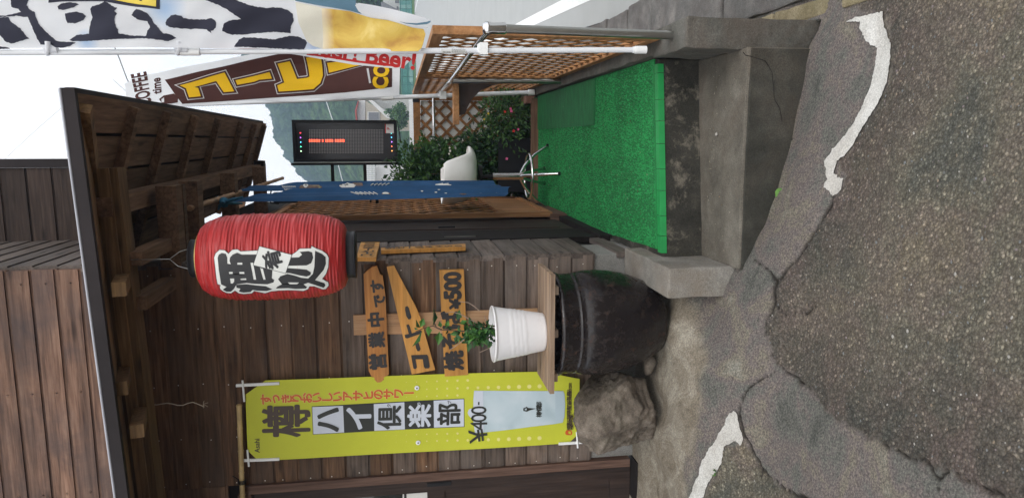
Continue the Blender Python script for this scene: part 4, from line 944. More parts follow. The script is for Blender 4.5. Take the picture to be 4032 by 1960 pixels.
for t_,p,sz,sx in (('焼',(1018,1000),82,1),('そ',(985,810),80,1),('ば',(985,600),80,1),('¥',(1030,440),58,1.2),('5',(1008,350),92,.9),('0',(1008,262),92,.85),('0',(1005,175),92,.85)): sgtext(mb,t_,Cs(*p),sz,math.radians(2),.07,sx=sx)
mb.build('lettering',INK2,s3)
# two signs fixed to the side of the corner
def Ce(x,y): return (1380+x/2.6085,560+y/2.6085)
xs_=X_SIDE+.02
def xsign(name,label,pts,chars,rot=0):
    e=empty(name,AX(*pts[0],xs_),label,'sign'); P=[AX(*p,xs_+.022) for p in pts]; mb=MB(); mb.prism(P,(-.022,0,0)); mb.build('board',WSIGN,e,recalc=True)
    mb=MB(); c0=(P[0]+P[1]+P[2]+P[3])/4
    return e,P
e,P=xsign('coffee_price_sign','small honey wooden sign with a coffee price high on the corner by the lantern',[Ce(108,1025),Ce(300,1025),Ce(262,1182),Ce(60,1180)],None)
mb=MB(); far_=(P[0]+P[1])/2; near_=(P[2]+P[3])/2; du=(far_-near_); 
H_=(P[0].z-P[1].z)
for i,t_ in enumerate('コーヒー¥500'):
    t=.12+.11*i; c_=near_+du*t; text_on(mb,t_,(xs_+.0245,c_.y,c_.z),.085,ux=(0,1,0),uy=(0,0,1),offset=.03,sx=.9)
mb.build('lettering',INK2,e)
e,P=xsign('tall_menu_sign','narrow upright honey wooden menu sign on the corner below the small price sign',[Ce(312,1085),Ce(1180,1042),Ce(1182,1075),Ce(315,1108)],None)
mb=MB(); z0_=max(p.z for p in P); z1_=min(p.z for p in P); yc=sum(p.y for p in P)/4
for i,t_ in enumerate('生ビール¥450'): text_on(mb,t_,(xs_+.0245,yc,z0_-.05-(z0_-z1_-.1)*i/7),.060,ux=(0,1,0),uy=(0,0,1),offset=.03,sx=1.6)
mb.build('lettering',INK2,e)

# ================================================================ JAR, BOARD, POT, PLANT, ROCK
m,n,b=_base('black_glazed_clay'); mp=_coord(n,(1,1,1),False); t=_noise(n,mp,22,8,.78,.4); t2=_noise(n,mp,60,3,.6)
r_=_ramp(n,t.outputs[0],[(.40,(.008,.006,.007,1)),(.60,(.016,.011,.010,1)),(.645,(.085,.035,.020,1)),(.72,(.11,.06,.04,1))]); n.links.new(r_.outputs[0],b.inputs['Base Color'])
rr=_ramp(n,t.outputs[0],[(.5,(.19,)*3+(1,)),(.66,(.7,)*3+(1,))]); n.links.new(rr.outputs[0],b.inputs['Roughness']); b.inputs['Specular IOR Level'].default_value=.5; _bump(n,b,t2.outputs[0],.12,.004); MJAR=m
jc=Vector((-.955,3.575,.262))
jar=empty('clay_jar',jc,'big black glazed clay jar standing on the sloping concrete','jar')
mb=MB(); JP=[(0,0),(.165,0),(.172,.004),(.200,.05),(.232,.12),(.258,.20),(.272,.28),(.277,.35),(.276,.40),(.270,.445),(.262,.468),(.264,.472),(.264,.478),(.258,.482),(.262,.492),(.262,.545),(.266,.55),(.272,.562),(.270,.575),(.262,.580),(.245,.578),(.238,.565),(.238,.48),(.25,.40),(.16,.06),(0,.05)]
def jr(r,z,a): return r+.0016*math.sin(a*38+ (9 if int(z*60)%2 else 0))*(1 if .487<z<.548 else 0)+.002*math.sin(3*a+z*5)
mb.lathe(JP,jc,72,fn=jr); mb.build('body',MJAR,jar)
zp=jc.z+.585
tbl=empty('slatted_board',(-.97,3.5,zp),'slatted wooden board laid across the mouth of the black jar','board')
corners=[AZ(2122,1065,zp+.045),AZ(2190,1075,zp+.045),AZ(2190,1530,zp+.045),AZ(2125,1495,zp+.045)]
yb_,yf_=3.70,3.36
xl,xr=-1.262,-.652
ns=7
for k in range(ns):
    y0=yf_+(yb_-yf_)*k/ns; y1=yf_+(yb_-yf_)*(k+1)/ns-.005
    mb=MB(); mb.hexa([(xl+.0*k,y0,zp+.024),(xr,y0,zp+.024),(xr,y1,zp+.024),(xl,y1,zp+.024),(xl,y0,zp+.046),(xr,y0,zp+.046),(xr,y1,zp+.046),(xl,y1,zp+.046)]); mb.build('slat',WPAL,tbl)
for x in (-1.19,-.96,-.74):
    mb=MB(); mb.box((x-.02,yf_+.03,zp),(x+.02,yb_-.02,zp+.0235)); mb.build('batten',WPAL,tbl)
pc=Vector((-.985,3.53,zp+.046))
pot=empty('flower_pot',pc,'white plastic flower pot with wavy rings standing on the slatted board','pot')
mb=MB()
def pr(r,z,a):
    s=0
    for k in range(4): s+=.0028*math.exp(-((z-(.165-.022*k+.018*math.sin(a*1.0+2.6)))/.005)**2)
    return r+s
PP=[(0,0),(.094,0),(.098,.004)]+[(.098+.042*(i/30),.004+.256*i/30) for i in range(1,31)]+[(.144,.262),(.146,.268),(.143,.272),(.136,.268),(.130,.21),(.0,.205)]
mb.lathe(PP,pc,64,fn=pr); mb.build('shell',WHITEP,pot)
mb=MB(); mb.lathe([(0,.222),(.06,.226),(.128,.218)],pc,24,fn=lambda r,z,a:r); mb.build('soil',plain('potting_soil',(.035,.025,.018),.95,var=.5,scale=60),pot)
MLEAF=leafmat('camellia_leaf',(.012,.050,.012,1),(.030,.105,.026,1),(.07,.19,.05,1)); MLEAF2=leafmat('young_leaf',(.04,.13,.02,1),(.08,.22,.04,1),(.14,.32,.07,1))
MSTEM=plain('brown_stem',(.09,.055,.035),.8,var=.3,scale=30); MTWIG=plain('dry_twig',(.30,.22,.17),.9,var=.2,scale=30)
plant=empty('potted_shrub',pc+Vector((0,0,.22)),'small leafy green shrub with dry twigs growing in the white pot','plant')
def Cp(x,y): return (1500+x/3.22,1180+y/3.22)
YP=3.50
def pz(p,dy=0): return AY(*Cp(*p),YP+dy)
base=pc+Vector((.01,0,.22))
stems=[[(1450,360),(1280,340),(1100,400),(940,390),(770,380),(660,330),(540,360),(440,400)],[(1460,420),(1330,450),(1180,440),(1060,490),(960,480)],[(1440,370),(1230,310),(1080,330),(960,260)],[(770,380),(700,350),(660,250),(680,150)]]
mb=MB(); P=[];D=[];Ssz=[]
for i,sx_ in enumerate(stems):
    q=[pz(p,.02*math.sin(3*k+i)) for k,p in enumerate(sx_)]
    if i<3: q[0]=base+Vector((.01*i,.01*i,0))
    mb.tube(q,[.0045*(1-.7*k/len(q)) for k in range(len(q))],6)
mb.build('stem',MSTEM,plant)
big=[((960,260),(1005,140),.07,0),((660,330),(690,130),.065,0),((600,330),(605,430),.06,0),((500,350),(430,250),.06,0),((500,350),(540,240),.055,0),((740,400),(730,560),.075,0),((700,440),(670,500),.05,0),((760,350),(740,270),.055,0),((520,390),(430,590),.08,1),((830,340),(850,270),.045,0),((960,400),(965,550),.055,0),((1120,520),(1110,650),.065,1),((1000,300),(1090,270),.055,0),((900,370),(840,350),.04,0),((1100,480),(1060,560),.045,0),((470,370),(425,360),.035,1)]
for a_,b_,s_,_k in big:
    p=pz(a_,random.uniform(-.03,.03)); d_=(pz(b_)-p); P.append(p);D.append(d_.normalized()+Vector((0,random.uniform(-.3,.2),0)));Ssz.append(d_.length*1.1)
for k in range(150):
    x=random.gauss(1270,95); y=random.gauss(430,58); p=pz((x,y),random.uniform(-.07,.06)); P.append(p); D.append(Vector((random.uniform(-1,1),random.uniform(-1,.3),random.uniform(-.4,.9)))); Ssz.append(random.uniform(.028,.05))
for k in range(26):
    x=random.gauss(1020,70); y=random.gauss(400,50); p=pz((x,y),random.uniform(-.05,.05)); P.append(p); D.append(Vector((random.uniform(-1,1),random.uniform(-1,.3),random.uniform(-.4,.9)))); Ssz.append(random.uniform(.025,.045))
leaves('foliage',P,D,Ssz,[MLEAF,MLEAF,MLEAF2],plant,wid=.62)
mb=MB()
for tw in ([(1240,300),(1110,240),(1010,180),(900,150),(820,170)],[(1250,140),(1180,80),(1110,35),(990,20)],[(1440,370),(1340,290),(1310,200)],[(1060,500),(940,590),(870,635)],[(1250,665),(1330,630),(1390,600)]):
    q=[pz(p,-.03) for p in tw]; mb.tube(q,[.0028*(1-.6*k/len(q)) for k in range(len(q))],5)
mb.build('twig',MTWIG,plant)
def rock(name,c,r,label,mat,seed,sub=5,flat=1):
    bm=bmesh.new(); bmesh.ops.create_icosphere(bm,subdivisions=sub,radius=1)
    P=np.array([v.co[:] for v in bm.verts]); rs_=np.random.default_rng(seed)
    pl=rs_.normal(size=(16,3)); pl/=np.linalg.norm(pl,axis=1,keepdims=True); h=rs_.uniform(.72,1.0,16)
    dots=P@pl.T; s=np.min(np.where(dots>.05,h/np.maximum(dots,.05),9),axis=1); s=np.minimum(s,1.12)
    P=P*s[:,None]
    nz=vnoise(P[:,0]*1+P[:,2]*.7,P[:,1]+P[:,2]*.6,2.2,seed,6,.6)+.7*vnoise(P[:,2],P[:,0]-P[:,1],5,seed+3,5,.65)
    P=P*(1+.105*nz)[:,None]*np.array(r)
    for v,p in zip(bm.verts,P): v.co=Vector(p)
    me=bpy.data.meshes.new(name); bm.to_mesh(me); bm.free(); me.materials.append(mat)
    for p in me.polygons: p.use_smooth=True
    o=bpy.data.objects.new(name,me); COL.objects.link(o); o.location=c; return tag(o,label,'rock')
MROCK=concrete('rough_brown_rock',(.070,.057,.045,1),(.165,.135,.108,1),(.30,.255,.21,1),(.11,.098,.074,1),9,.6,bump=1.0)
rock('garden_rock',(-1.478,3.63,.463),(.235,.21,.212),'large rough brown rock sitting on the concrete left of the black jar',MROCK,12,6)
rock('stone_chip',(-1.205,3.56,.30),(.055,.04,.035),'small flat brown stone wedged between the rock and the jar',MROCK,4,3)

# ================================================================ HANDRAIL, POLES, LATTICE FENCE
RX=.49
b0=AZ(2650,140,.305); near=Vector((b0.x,3.36,.30)); nt_=AY(1925,112,3.36)
rail=empty('steel_handrail',near,'round steel handrail on posts running along the lattice fence','handrail')
mb=MB(); mb.tube([near,Vector((nt_.x,3.36,nt_.z))],.0205,16); mb.build('post',STEEL,rail)
f0=Vector((RX-.02,5.75,.30)); ft=Vector((RX-.03,5.75,1.19))
mb=MB(); mb.tube([f0,ft],.019,14); mb.build('post',STEEL,rail)
r0=Vector((nt_.x,3.36,nt_.z)); r1=Vector((RX-.03,5.75,1.205)); r2=Vector((.475,8.12,1.215))
mb=MB(); mb.tube([r0,r1],.0175,14); mb.build('rail_tube',CHROME,rail)
mb=MB(); mb.tube([r1,r2],.0175,14); mb.build('rail_tube',CHROME,rail)
mb=MB(); mb.tube([r2,Vector((-.55,8.12,1.22))],.017,12); mb.build('rail_tube',CHROME,rail)
mb=MB(); mb.lathe([(0,.03),(.02,.028),(.029,.015),(.030,-.005),(.026,-.012),(.0265,-.075),(.0215,-.08)],r0,20,fn=lambda r,z,a:r+(.0012*math.sin(a*14) if z<-.013 else 0)); mb.tube([r0+Vector((0,0,.002)),r0+(r1-r0).normalized()*.07],.0225,16); mb.build('elbow_joint',CHROME,rail)
mb=MB(); mb.tube([r0+(r1-r0)*.28,r0+(r1-r0)*.30],.019,14); mb.tube([r0+(r1-r0)*.62,r0+(r1-r0)*.64],.019,14); mb.tube([r1-(r1-r0).normalized()*.09,r1,r1+(r2-r1).normalized()*.09],.0225,16); mb.build('rail_sleeve',CHROME,rail)
# lattice fence along the deck
LXF=.515
def fence_panel(label,y0,y1,zt,zb,X):
    e=empty('lattice_fence_panel',(X,y0,zb),label,'lattice fence','lattice fence panels round the deck' )
    for nm,a,c_ in (('frame_post',(X-.018,y0,zb),(X+.022,y0+.085,zt)),('frame_post',(X-.018,y1-.06,zb),(X+.022,y1,zt)),('frame_rail',(X-.018,y0+.086,zb),(X+.022,y1-.061,zb+.05)),('frame_rail',(X-.018,y0+.086,zt-.055),(X+.022,y1-.061,zt))):
        mb=MB(); mb.box(a,c_); mb.build(nm,WLATZ,e)
    lattice(e,lambda u,v,nn:(X-.006+nn,u,v),y0+.08,y1-.055,zb+.045,zt-.05,.150,.032,.005,WLAT); return e
zt=1.445
fence_panel('near brown lattice fence panel along the deck behind the steel handrail',3.49,5.86,zt,.312,LXF)
fence_panel('far brown lattice fence panel along the deck beside the bush',5.885,8.16,zt,.312,LXF)
YB=8.2; MBRD=plain('white_backing_board',(.66,.66,.64),.7,var=.06)
e=empty('lattice_fence_panel',(.1,YB,.3),'brown lattice fence panel closing the far end behind the bush','lattice fence','lattice fence panels round the deck')
for nm,a,c_ in (('frame_post',(.445,YB,.25),(.495,YB+.04,1.44)),('frame_post',(-.86,YB,.25),(-.80,YB+.04,1.44)),('frame_rail',(-.799,YB,.25),(.444,YB+.04,.31)),('frame_rail',(-.799,YB,1.36),(.444,YB+.04,1.44))):
    mb=MB(); mb.box(a,c_); mb.build(nm,WLAT,e)
for k in range(8):
    x0_=-.795+.155*k; mb=MB(); mb.box((x0_,YB+.034,.315),(x0_+.150,YB+.040,1.355)); mb.build('backing_board',MBRD,e)
lattice(e,lambda u,v,nn:(u,YB+.012+nn,v),-.80,.445,.31,1.365,.158,.040,.009,WLAT)
mb=MB(); p=AY(1632,392,8.19); mb.box((p.x-.03,YB-.006,p.z-.05),(p.x+.03,YB-.002,p.z+.02)); mb.build('hinge_plate',BLKPL,e)
sh=empty('bracket_shelf',(.4,5.9,1.1),'small wooden bracket shelf fixed to the lattice fence above the carpet','shelf')
sa=AY(1788,333,5.9); sb=AY(1798,492,5.9)
mb=MB(); mb.box((sb.x,5.80,sa.z-.03),(sa.x+.03,5.95,sa.z+.012)); mb.build('shelf_board',WLATZ,sh)
mb=MB(); zz=sa.z-.031; pl=[(.492,zz),(.20,zz),(.21,zz-.05),(.27,zz-.075),(.33,zz-.11),(.40,zz-.18),(.44,zz-.27),(.46,zz-.36),(.492,zz-.36)]; mb.prism([(x,5.86,z) for x,z in pl],(0,.03,0)); mb.build('bracket',plain('dark_brown_bracket',(.045,.024,.018),.6,var=.2),sh,recalc=True)

# ---------------------------------------------------------------- beer banner on its near pole
bp=AY(2528,197,3.32); bt=AY(0,208,3.32); dirp=(bt-bp).normalized()
beer=empty('beer_banner',bp,'white beer banner with black brush strokes and a printed mug, on the near pole','banner','tall shop banners tied to the handrail')
ptop=bp+dirp*3.3
mb=MB(); mb.tube([bp,bp+dirp*1.42],.0125,14); mb.build('pole',PVC,beer)
mb=MB(); mb.tube([bp+dirp*1.42,ptop],.0115,14); mb.build('pole',PVC,beer)
mb=MB(); mb.tube([bp+dirp*1.98,bp+dirp*2.06],.0165,16); mb.tube([bp+dirp*2.055,bp+dirp*2.075],.0150,16); mb.build('pole_joint',PVCW,beer)
mb=MB(); mb.tube([bp+dirp*-.02,bp+dirp*.035],.018,16); mb.tube([bp+dirp*.035,bp+dirp*.045],.0155,16); mb.build('pole_foot',PVCW,beer)
cl=AY(1903,197,3.32); mb=MB(); mb.box((cl.x-.022,3.296,cl.z-.018),(cl.x+.03,3.344,cl.z+.018)); mb.box((cl.x-.016,3.30,cl.z+.0185),(cl.x+.025,3.34,cl.z+.026)); mb.build('rail_clip',PVCW,beer)
LAB=plain('pale_label',(.58,.58,.56),.5,var=.03)
mb=MB(); l0=AY(1737,200,3.305); l1=AY(1836,200,3.305)
mb.add([ (l0.x+.0129*math.sin(a),3.32-.0129*math.cos(a)*1.0-.0002,zz) for zz in (l0.z,l1.z) for a in np.linspace(-1.1,1.1,9)],[(k,k+1,k+10,k+9) for k in range(8)],0,True); mb.build('pole_label',LAB,beer)
mb=MB(); rr=random.Random(4)
for k in range(16):
    zz=l0.z-(l0.z-l1.z)*(.08+.02*k); mb.add([(l0.x-.009,3.3085,zz),(l0.x-.003,3.3073,zz),(l0.x-.003,3.3073,zz+.0008*rr.choice((1,2))),(l0.x-.009,3.3085,zz+.0008)],[(0,1,2,3)])
for r_i in range(6):
    xx=l0.x+.008-.0028*r_i; zz=l0.z-(l0.z-l1.z)*.42
    while zz>l1.z+.006:
        L_=rr.uniform(.003,.008); mb.add([(xx-.0005,3.3068+.0002*abs(r_i-3),zz),(xx+.0005,3.3068+.0002*abs(r_i-3),zz),(xx+.0005,3.3068+.0002*abs(r_i-3),zz-L_),(xx-.0005,3.3068+.0002*abs(r_i-3),zz-L_)],[(0,1,2,3)]); zz-=L_+.002
mb.build('label_print',BLKPL,beer)
BY=3.30
def bs(off=0.0,fold=1.0):
    def f(x,y):
        p=AY(x,y,BY); u=p.x-bp.x
        return Vector((p.x,p.y-off+fold*(.018*math.sin(p.z*4.2+u*7)+.022*math.sin(u*15+p.z*1.6)*min(1,max(0,u)*5)+.009*math.sin(p.z*11-u*26)+.005*math.sin(p.z*23+u*41+2*math.sin(p.z*5))),p.z))
    return f
m,n,b=_base('white_banner_cloth'); mp=_coord(n,(1,1,1),False)
cW=(.90,.91,.94,1); cB=(.22,.46,.80,1); col=cW
for fx,fy,rad in ((345,165,.055),(655,35,.10),(1235,175,.06)):
    p=AY(fx,fy,BY)-bp; vm=n.nodes.new('ShaderNodeVectorMath'); vm.operation='DISTANCE'; vm.inputs[1].default_value=p; n.links.new(mp.outputs[0],vm.inputs[0])
    f_=_ramp(n,vm.outputs['Value'],[(0,(.75,)*3+(1,)),(rad,(0,0,0,1))]); col=_mix(n,col,cB,f_.outputs[0])
n.links.new(col,b.inputs['Base Color']); b.inputs['Roughness'].default_value=.75; b.inputs['Specular IOR Level'].default_value=.2
tr=n.nodes.new('ShaderNodeBsdfTranslucent'); n.links.new(col,tr.inputs[0]); mx=n.nodes.new('ShaderNodeMixShader'); mx.inputs[0].default_value=.5
o_=[x for x in n.nodes if x.type=='OUTPUT_MATERIAL'][0]; n.links.new(b.outputs[0],mx.inputs[1]); n.links.new(tr.outputs[0],mx.inputs[2]); n.links.new(mx.outputs[0],o_.inputs[0]); MBAN=m
OB=[(-330,190),(500,190),(1000,192),(1400,196),(1655,205),(1668,170),(1679,110),(1690,95),(1690,80),(1600,58),(1500,30),(1380,10),(1240,-20),(1150,-90),(1150,-300),(-330,-300)]
mb=MB(); decal(mb,OB,bs(),cut=12,smooth=True); mb.build('banner_cloth',MBAN,beer)
z6=lambda x,y:(x/2.981,y/2.981); z7=lambda x,y:(600+x/2.98,y/2.98); z8=lambda x,y:(1380+x/4.441,y/4.441)
MSUMI=cloth('sumi_black_print',(.035,.036,.055),.10,var=.1)
mb=MB()
strokes=[[z6(*p) for p in ((90,-60),(300,-60),(300,0),(275,50),(320,110),(390,140),(400,190),(450,290),(530,380),(640,475),(720,490),(895,500),(840,540),(740,568),(650,560),(600,530),(470,520),(420,460),(370,340),(300,190),(250,190),(160,175),(50,183),(-60,190),(-60,168),(20,170),(120,150),(210,130),(170,95),(85,70))],
 [z6(*p) for p in ((-60,195),(50,190),(100,250),(220,330),(300,430),(330,450),(130,515),(60,490),(0,420),(-60,380))],[z6(*p) for p in ((-60,545),(60,555),(120,572),(0,580),(-60,582))],
 [z6(*p) for p in ((665,75),(700,40),(780,22),(870,28),(915,50),(870,85),(760,122),(690,115))],[z6(*p) for p in ((775,165),(900,145),(980,160),(1022,200),(990,245),(900,280),(800,275),(780,240))],
 [z6(*p) for p in ((810,470),(900,415),(1060,405),(1075,300),(1095,210),(1060,110),(1075,75),(1150,50),(1210,10),(1260,35),(1330,85),(1365,90),(1340,130),(1380,160),(1360,200),(1375,290),(1415,360),(1420,405),(1560,430),(1740,438),(1750,370),(1775,330),(1740,260),(1620,235),(1560,190),(1580,140),(1610,110),(1650,120),(1740,165),(1795,230),(1810,270),(1880,340),(1930,400),(2020,415),(2080,455),(1990,495),(1890,480),(1700,462),(1400,470),(1000,490),(860,488))],
 [z7(*p) for p in ((170,280),(190,240),(240,195),(300,190),(370,205),(390,230),(500,245),(650,245),(720,230),(770,270),(765,340),(730,370),(700,378),(705,400),(650,360),(540,345),(460,350),(230,335),(180,310))],
 [z7(*p) for p in ((480,-70),(900,-70),(960,0),(1040,30),(1150,75),(1250,95),(1340,105),(1430,95),(1540,105),(1600,130),(1650,170),(1660,250),(1625,310),(1620,395),(1480,380),(1330,390),(1220,400),(1130,410),(950,415),(880,400),(835,375),(860,300),(920,260),(1060,243),(950,170),(880,120),(780,70),(600,0))],
 [z7(*p) for p in ((955,550),(1020,470),(1080,445),(1200,450),(1430,470),(1540,440),(1620,420),(1720,430),(1790,470),(1810,500),(1790,560),(1770,580),(1550,575),(1200,560))]]
for s_ in strokes: decal(mb,jag(s_,6,1.2,9),bs(.0022),cut=12,smooth=True)
mb.build('brush_lettering',MSUMI,beer)
MYB=cloth('yellow_label_print',(.85,.66,.12),.2); 
mb=MB(); decal(mb,[z6(*p) for p in ((525,-300),(1900,-300),(1890,120),(1600,85),(1200,10),(720,8),(540,25))],bs(.0022),cut=12,smooth=True); mb.build('label_frame',MSUMI,beer)
mb=MB(); decal(mb,[z6(*p) for p in ((600,-280),(1860,-280),(1848,90),(1620,55),(1240,-25),(700,-25))],bs(.0040),cut=12,smooth=True); mb.build('label_field',MYB,beer)
mb=MB(); decal(mb,[z6(*p) for p in ((1600,-120),(1660,-120),(1670,18),(1640,15))],bs(.0060),cut=12); decal(mb,[z6(*p) for p in ((1760,-120),(1850,-120),(1830,8),(1790,8))],bs(.0060),cut=12); mb.build('label_mark',MSUMI,beer)
m,n,b=_base('beer_print'); mp=_coord(n,(1,1,1),False); t=_noise(n,mp,7,5,.55,.8)
r_=_ramp(n,t.outputs[0],[(.32,(.46,.24,.05,1)),(.46,(.60,.38,.07,1)),(.58,(.68,.48,.10,1)),(.7,(.78,.60,.20,1))]); zf0=AY(1268,100,BY).z-bp.z; sx_=n.nodes.new('ShaderNodeSeparateXYZ'); n.links.new(mp.outputs[0],sx_.inputs[0]); mr_=n.nodes.new('ShaderNodeMapRange'); mr_.inputs[1].default_value=zf0-.05; mr_.inputs[2].default_value=zf0+.02; n.links.new(sx_.outputs['Z'],mr_.inputs[0])
cb_=_mix(n,r_.outputs[0],(.80,.77,.66,1),mr_.outputs[0]); n.links.new(cb_,b.inputs['Base Color']); b.inputs['Roughness'].default_value=.7
MBEER=m; MFOAM=cloth('foam_print',(.80,.77,.66),.3)
mb=MB(); decal(mb,[(1268,36),(1380,48),(1459,70),(1526,79),(1587,97),(1625,108),(1668,113),(1676,135),(1661,190),(1646,205),(1571,203),(1500,200),(1380,197),(1270,192)],bs(.0022),cut=12,smooth=True); mb.build('beer_print',MBEER,beer)
mb=MB(); decal(mb,[(1165,12),(1268,34),(1270,192),(1230,180),(1205,160),(1175,90)],bs(.0022),cut=12,smooth=True); mb.build('foam_print',MFOAM,beer)
MFB=cloth('blue_grey_print',(.12,.22,.30),.15); 
mb=MB(); decal(mb,[(1165,-70),(1330,-45),(1400,-2),(1402,22),(1411,45),(1425,57),(1380,46),(1262,27),(1165,8)],bs(.0040),cut=12,smooth=True); mb.build('mug_side_print',MFB,beer)
mb=MB(); decal(mb,[z8(*p) for p in ((90,130),(150,90),(400,120),(700,170),(900,220),(1170,290),(1380,350),(1400,400),(1380,480),(920,430),(650,350),(380,310),(150,230))],lambda x,y:bs(.012+.03*min(1,max(0,(95-y)/70)))(x,y),cut=20,smooth=True); mb.build('folded_corner',MBAN,beer)
mb=MB(); decal(mb,[z8(*p) for p in ((850,405),(960,425),(1150,430),(1330,405),(1395,385),(1395,415),(1330,445),(1150,462),(960,440))],lambda x,y:bs(.046)(x,y),cut=20,smooth=True); mb.build('fold_stripe',MFB,beer)
MREDP=cloth('red_print',(.55,.035,.035),.15)
def bs2(off=0): 
    return lambda x,y: (lambda p:Vector((p.x,p.y-off+.01*math.sin(p.z*5),p.z)))(AY(x,y,3.345))
mb=MB(); decal(mb,[(800,180),(1000,186),(1400,194),(1655,200),(1640,212),(1592,262),(1560,270),(1390,255),(1160,216)],bs2(),cut=30,smooth=True); mb.build('loose_hem',MBAN,beer)
mb=MB(); decal(mb,[z7(*p) for p in ((610,540),(1200,555),(1600,580),(1680,605),(1500,603),(1100,580),(620,560))],bs2(.0016),cut=30)
decal(mb,[(1219,213),(1300,222),(1420,240),(1571,256),(1571,263),(1500,258),(1400,246),(1300,230),(1221,219)],bs2(.0016),cut=30)
def imgtext(mb,txt,c,em,ang,surf,offset=0,sx=1,cut=12):
    """lettering that runs along the banner's edge (its own up is not the world's up)"""
    v,f=glyphs(txt,offset); v2=[]
    for x,y in v:
        X_,Y_=x*em*sx,-y*em; v2.append((c[0]+X_*math.cos(ang)-Y_*math.sin(ang),c[1]+X_*math.sin(ang)+Y_*math.cos(ang)))
    v2,f=cut_mesh(v2,f,cut); mb.add([surf(*p) for p in v2],f,0,True)
imgtext(mb,'Beer! Beer!',(1425,213),92,.135,bs2(.0018),.03,1.02)
mb.build('red_lettering',MREDP,beer)
for fx in (175,690):
    q=AY(fx,195,3.31); mb=MB(); mb.tube([q+Vector((-.0,.012,0)),q+Vector((-.018,.0,-.01)),q+Vector((-.0,-.014,-.02)),q+Vector((.03,-.014,-.02))],.010,6); mb.tube([q,q+Vector((0,0,-.05))],.0145,10); mb.build('pole_loop',MBAN,beer)

# ---------------------------------------------------------------- coffee banner on the far pole
CY=6.85
cp=AY(2100,364,CY); ct=AY(640,417,CY); dc=(ct-cp).normalized()
cof=empty('coffee_banner',cp,'brown and white coffee banner with yellow lettering, on the far pole','banner','tall shop banners tied to the handrail')
mb=MB(); mb.tube([cp,cp+dc*1.35],.020,12); mb.build('pole',PVC,cof)
mb=MB(); mb.tube([cp+dc*1.35,cp+dc*4.1],.017,12); mb.build('pole',PVC,cof)
mb=MB(); mb.tube([cp+dc*1.33,cp+dc*1.44],.026,14); mb.build('pole_joint',PVCW,cof)
mb=MB(); mb.tube([cp-dc*.01,cp+dc*.05],.028,14); mb.build('pole_foot',PVCW,cof)
q=AY(1744,376,CY); mb=MB(); mb.box((q.x-.035,CY-.035,q.z-.03),(q.x+.035,CY+.035,q.z+.03)); mb.build('rail_clip',PVCW,cof)
def cs(off=0.0):
    def f(x,y):
        p=AY(x,y,CY-.02); u=p.x-cp.x; return Vector((p.x,p.y-off+.035*math.sin(p.z*3+u*6)+.028*math.sin(u*14+p.z*2)+.012*math.sin(p.z*8-u*22),p.z))
    return f
MCW=cloth('white_hem_cloth',(.90,.91,.93),.5); MCB=cloth('brown_banner_cloth',(.075,.030,.026),.18,var=.12); MCY=cloth('yellow_print',(.95,.58,.02),.3,var=.04)
mb=MB(); decal(mb,[(490,330),(560,300),(700,272),(1015,213),(1250,195),(1420,225),(1575,258),(1572,378),(1544,379),(1300,394),(1100,402),(717,419),(560,424),(500,424)],cs(),cut=13,smooth=True); mb.build('banner_cloth',MCW,cof)
mb=MB(); decal(mb,[(649,315),(1103,213),(1250,208),(1420,242),(1544,266),(1544,345),(1360,366),(1008,390),(724,411)],cs(.004),cut=13,smooth=True); mb.build('brown_field',MCB,cof)
t2=lambda x,y:(1008+x/1.2778,y/1.2778)
L1=[z7(*p) for p in ((325,1005),(600,930),(850,855),(965,1075),(840,1085),(755,955),(495,1025),(540,1035),(580,1135),(450,1150),(400,1040))]
L2=[z7(*p) for p in ((975,945),(1370,845),(1395,920),(1250,935),(1190,960),(1000,1000))]
L3=[t2(*p) for p in ((108,322),(168,308),(205,398),(255,392),(268,385),(250,290),(325,283),(335,380),(325,420),(290,450),(115,462),(105,430),(140,415))]
L4=[t2(*p) for p in ((355,315),(440,305),(530,326),(365,365))]
mbA,mbB,mbC=MB(),MB(),MB()
for l in (L1,L2,L3,L4):
    decal(mbA,inflate(l,10),cs(.007),cut=13,smooth=True); decal(mbB,inflate(l,6.5),cs(.010),cut=13,smooth=True); decal(mbC,l,cs(.013),cut=13,smooth=True)
decal(mbA,[t2(*p) for p in ((556,345),(566,344),(580,420),(570,422))],cs(.0095),cut=13)
mbA.build('letter_outline',MCW,cof); mbB.build('letter_gap',MCB,cof)
imgtext(mbC,'CO',(1500,302),80,-math.pi/2+.06,cs(.012),.05,.82)
mbC.build('yellow_lettering',MCY,cof)
mb=MB(); imgtext(mb,'COFFEE',(560,352),84,-math.pi/2-.20,cs(.004),.03,.45); imgtext(mb,'time',(620,340),50,-math.pi/2-.16,cs(.004),.03,.7)
decal(mb,[(632,392),(650,378),(690,370),(708,385),(706,405),(680,410),(645,410)],cs(.004),holes=[[(640,393),(652,385),(652,404),(642,405)]]); mb.build('brown_lettering',MCB,cof)
for fx in (1337,): 
    q=AY(fx,388,CY); mb=MB(); mb.tube([q+Vector((0,0,.04)),q+Vector((0,0,-.04))],.027,10); mb.build('pole_loop',MCW,cof)

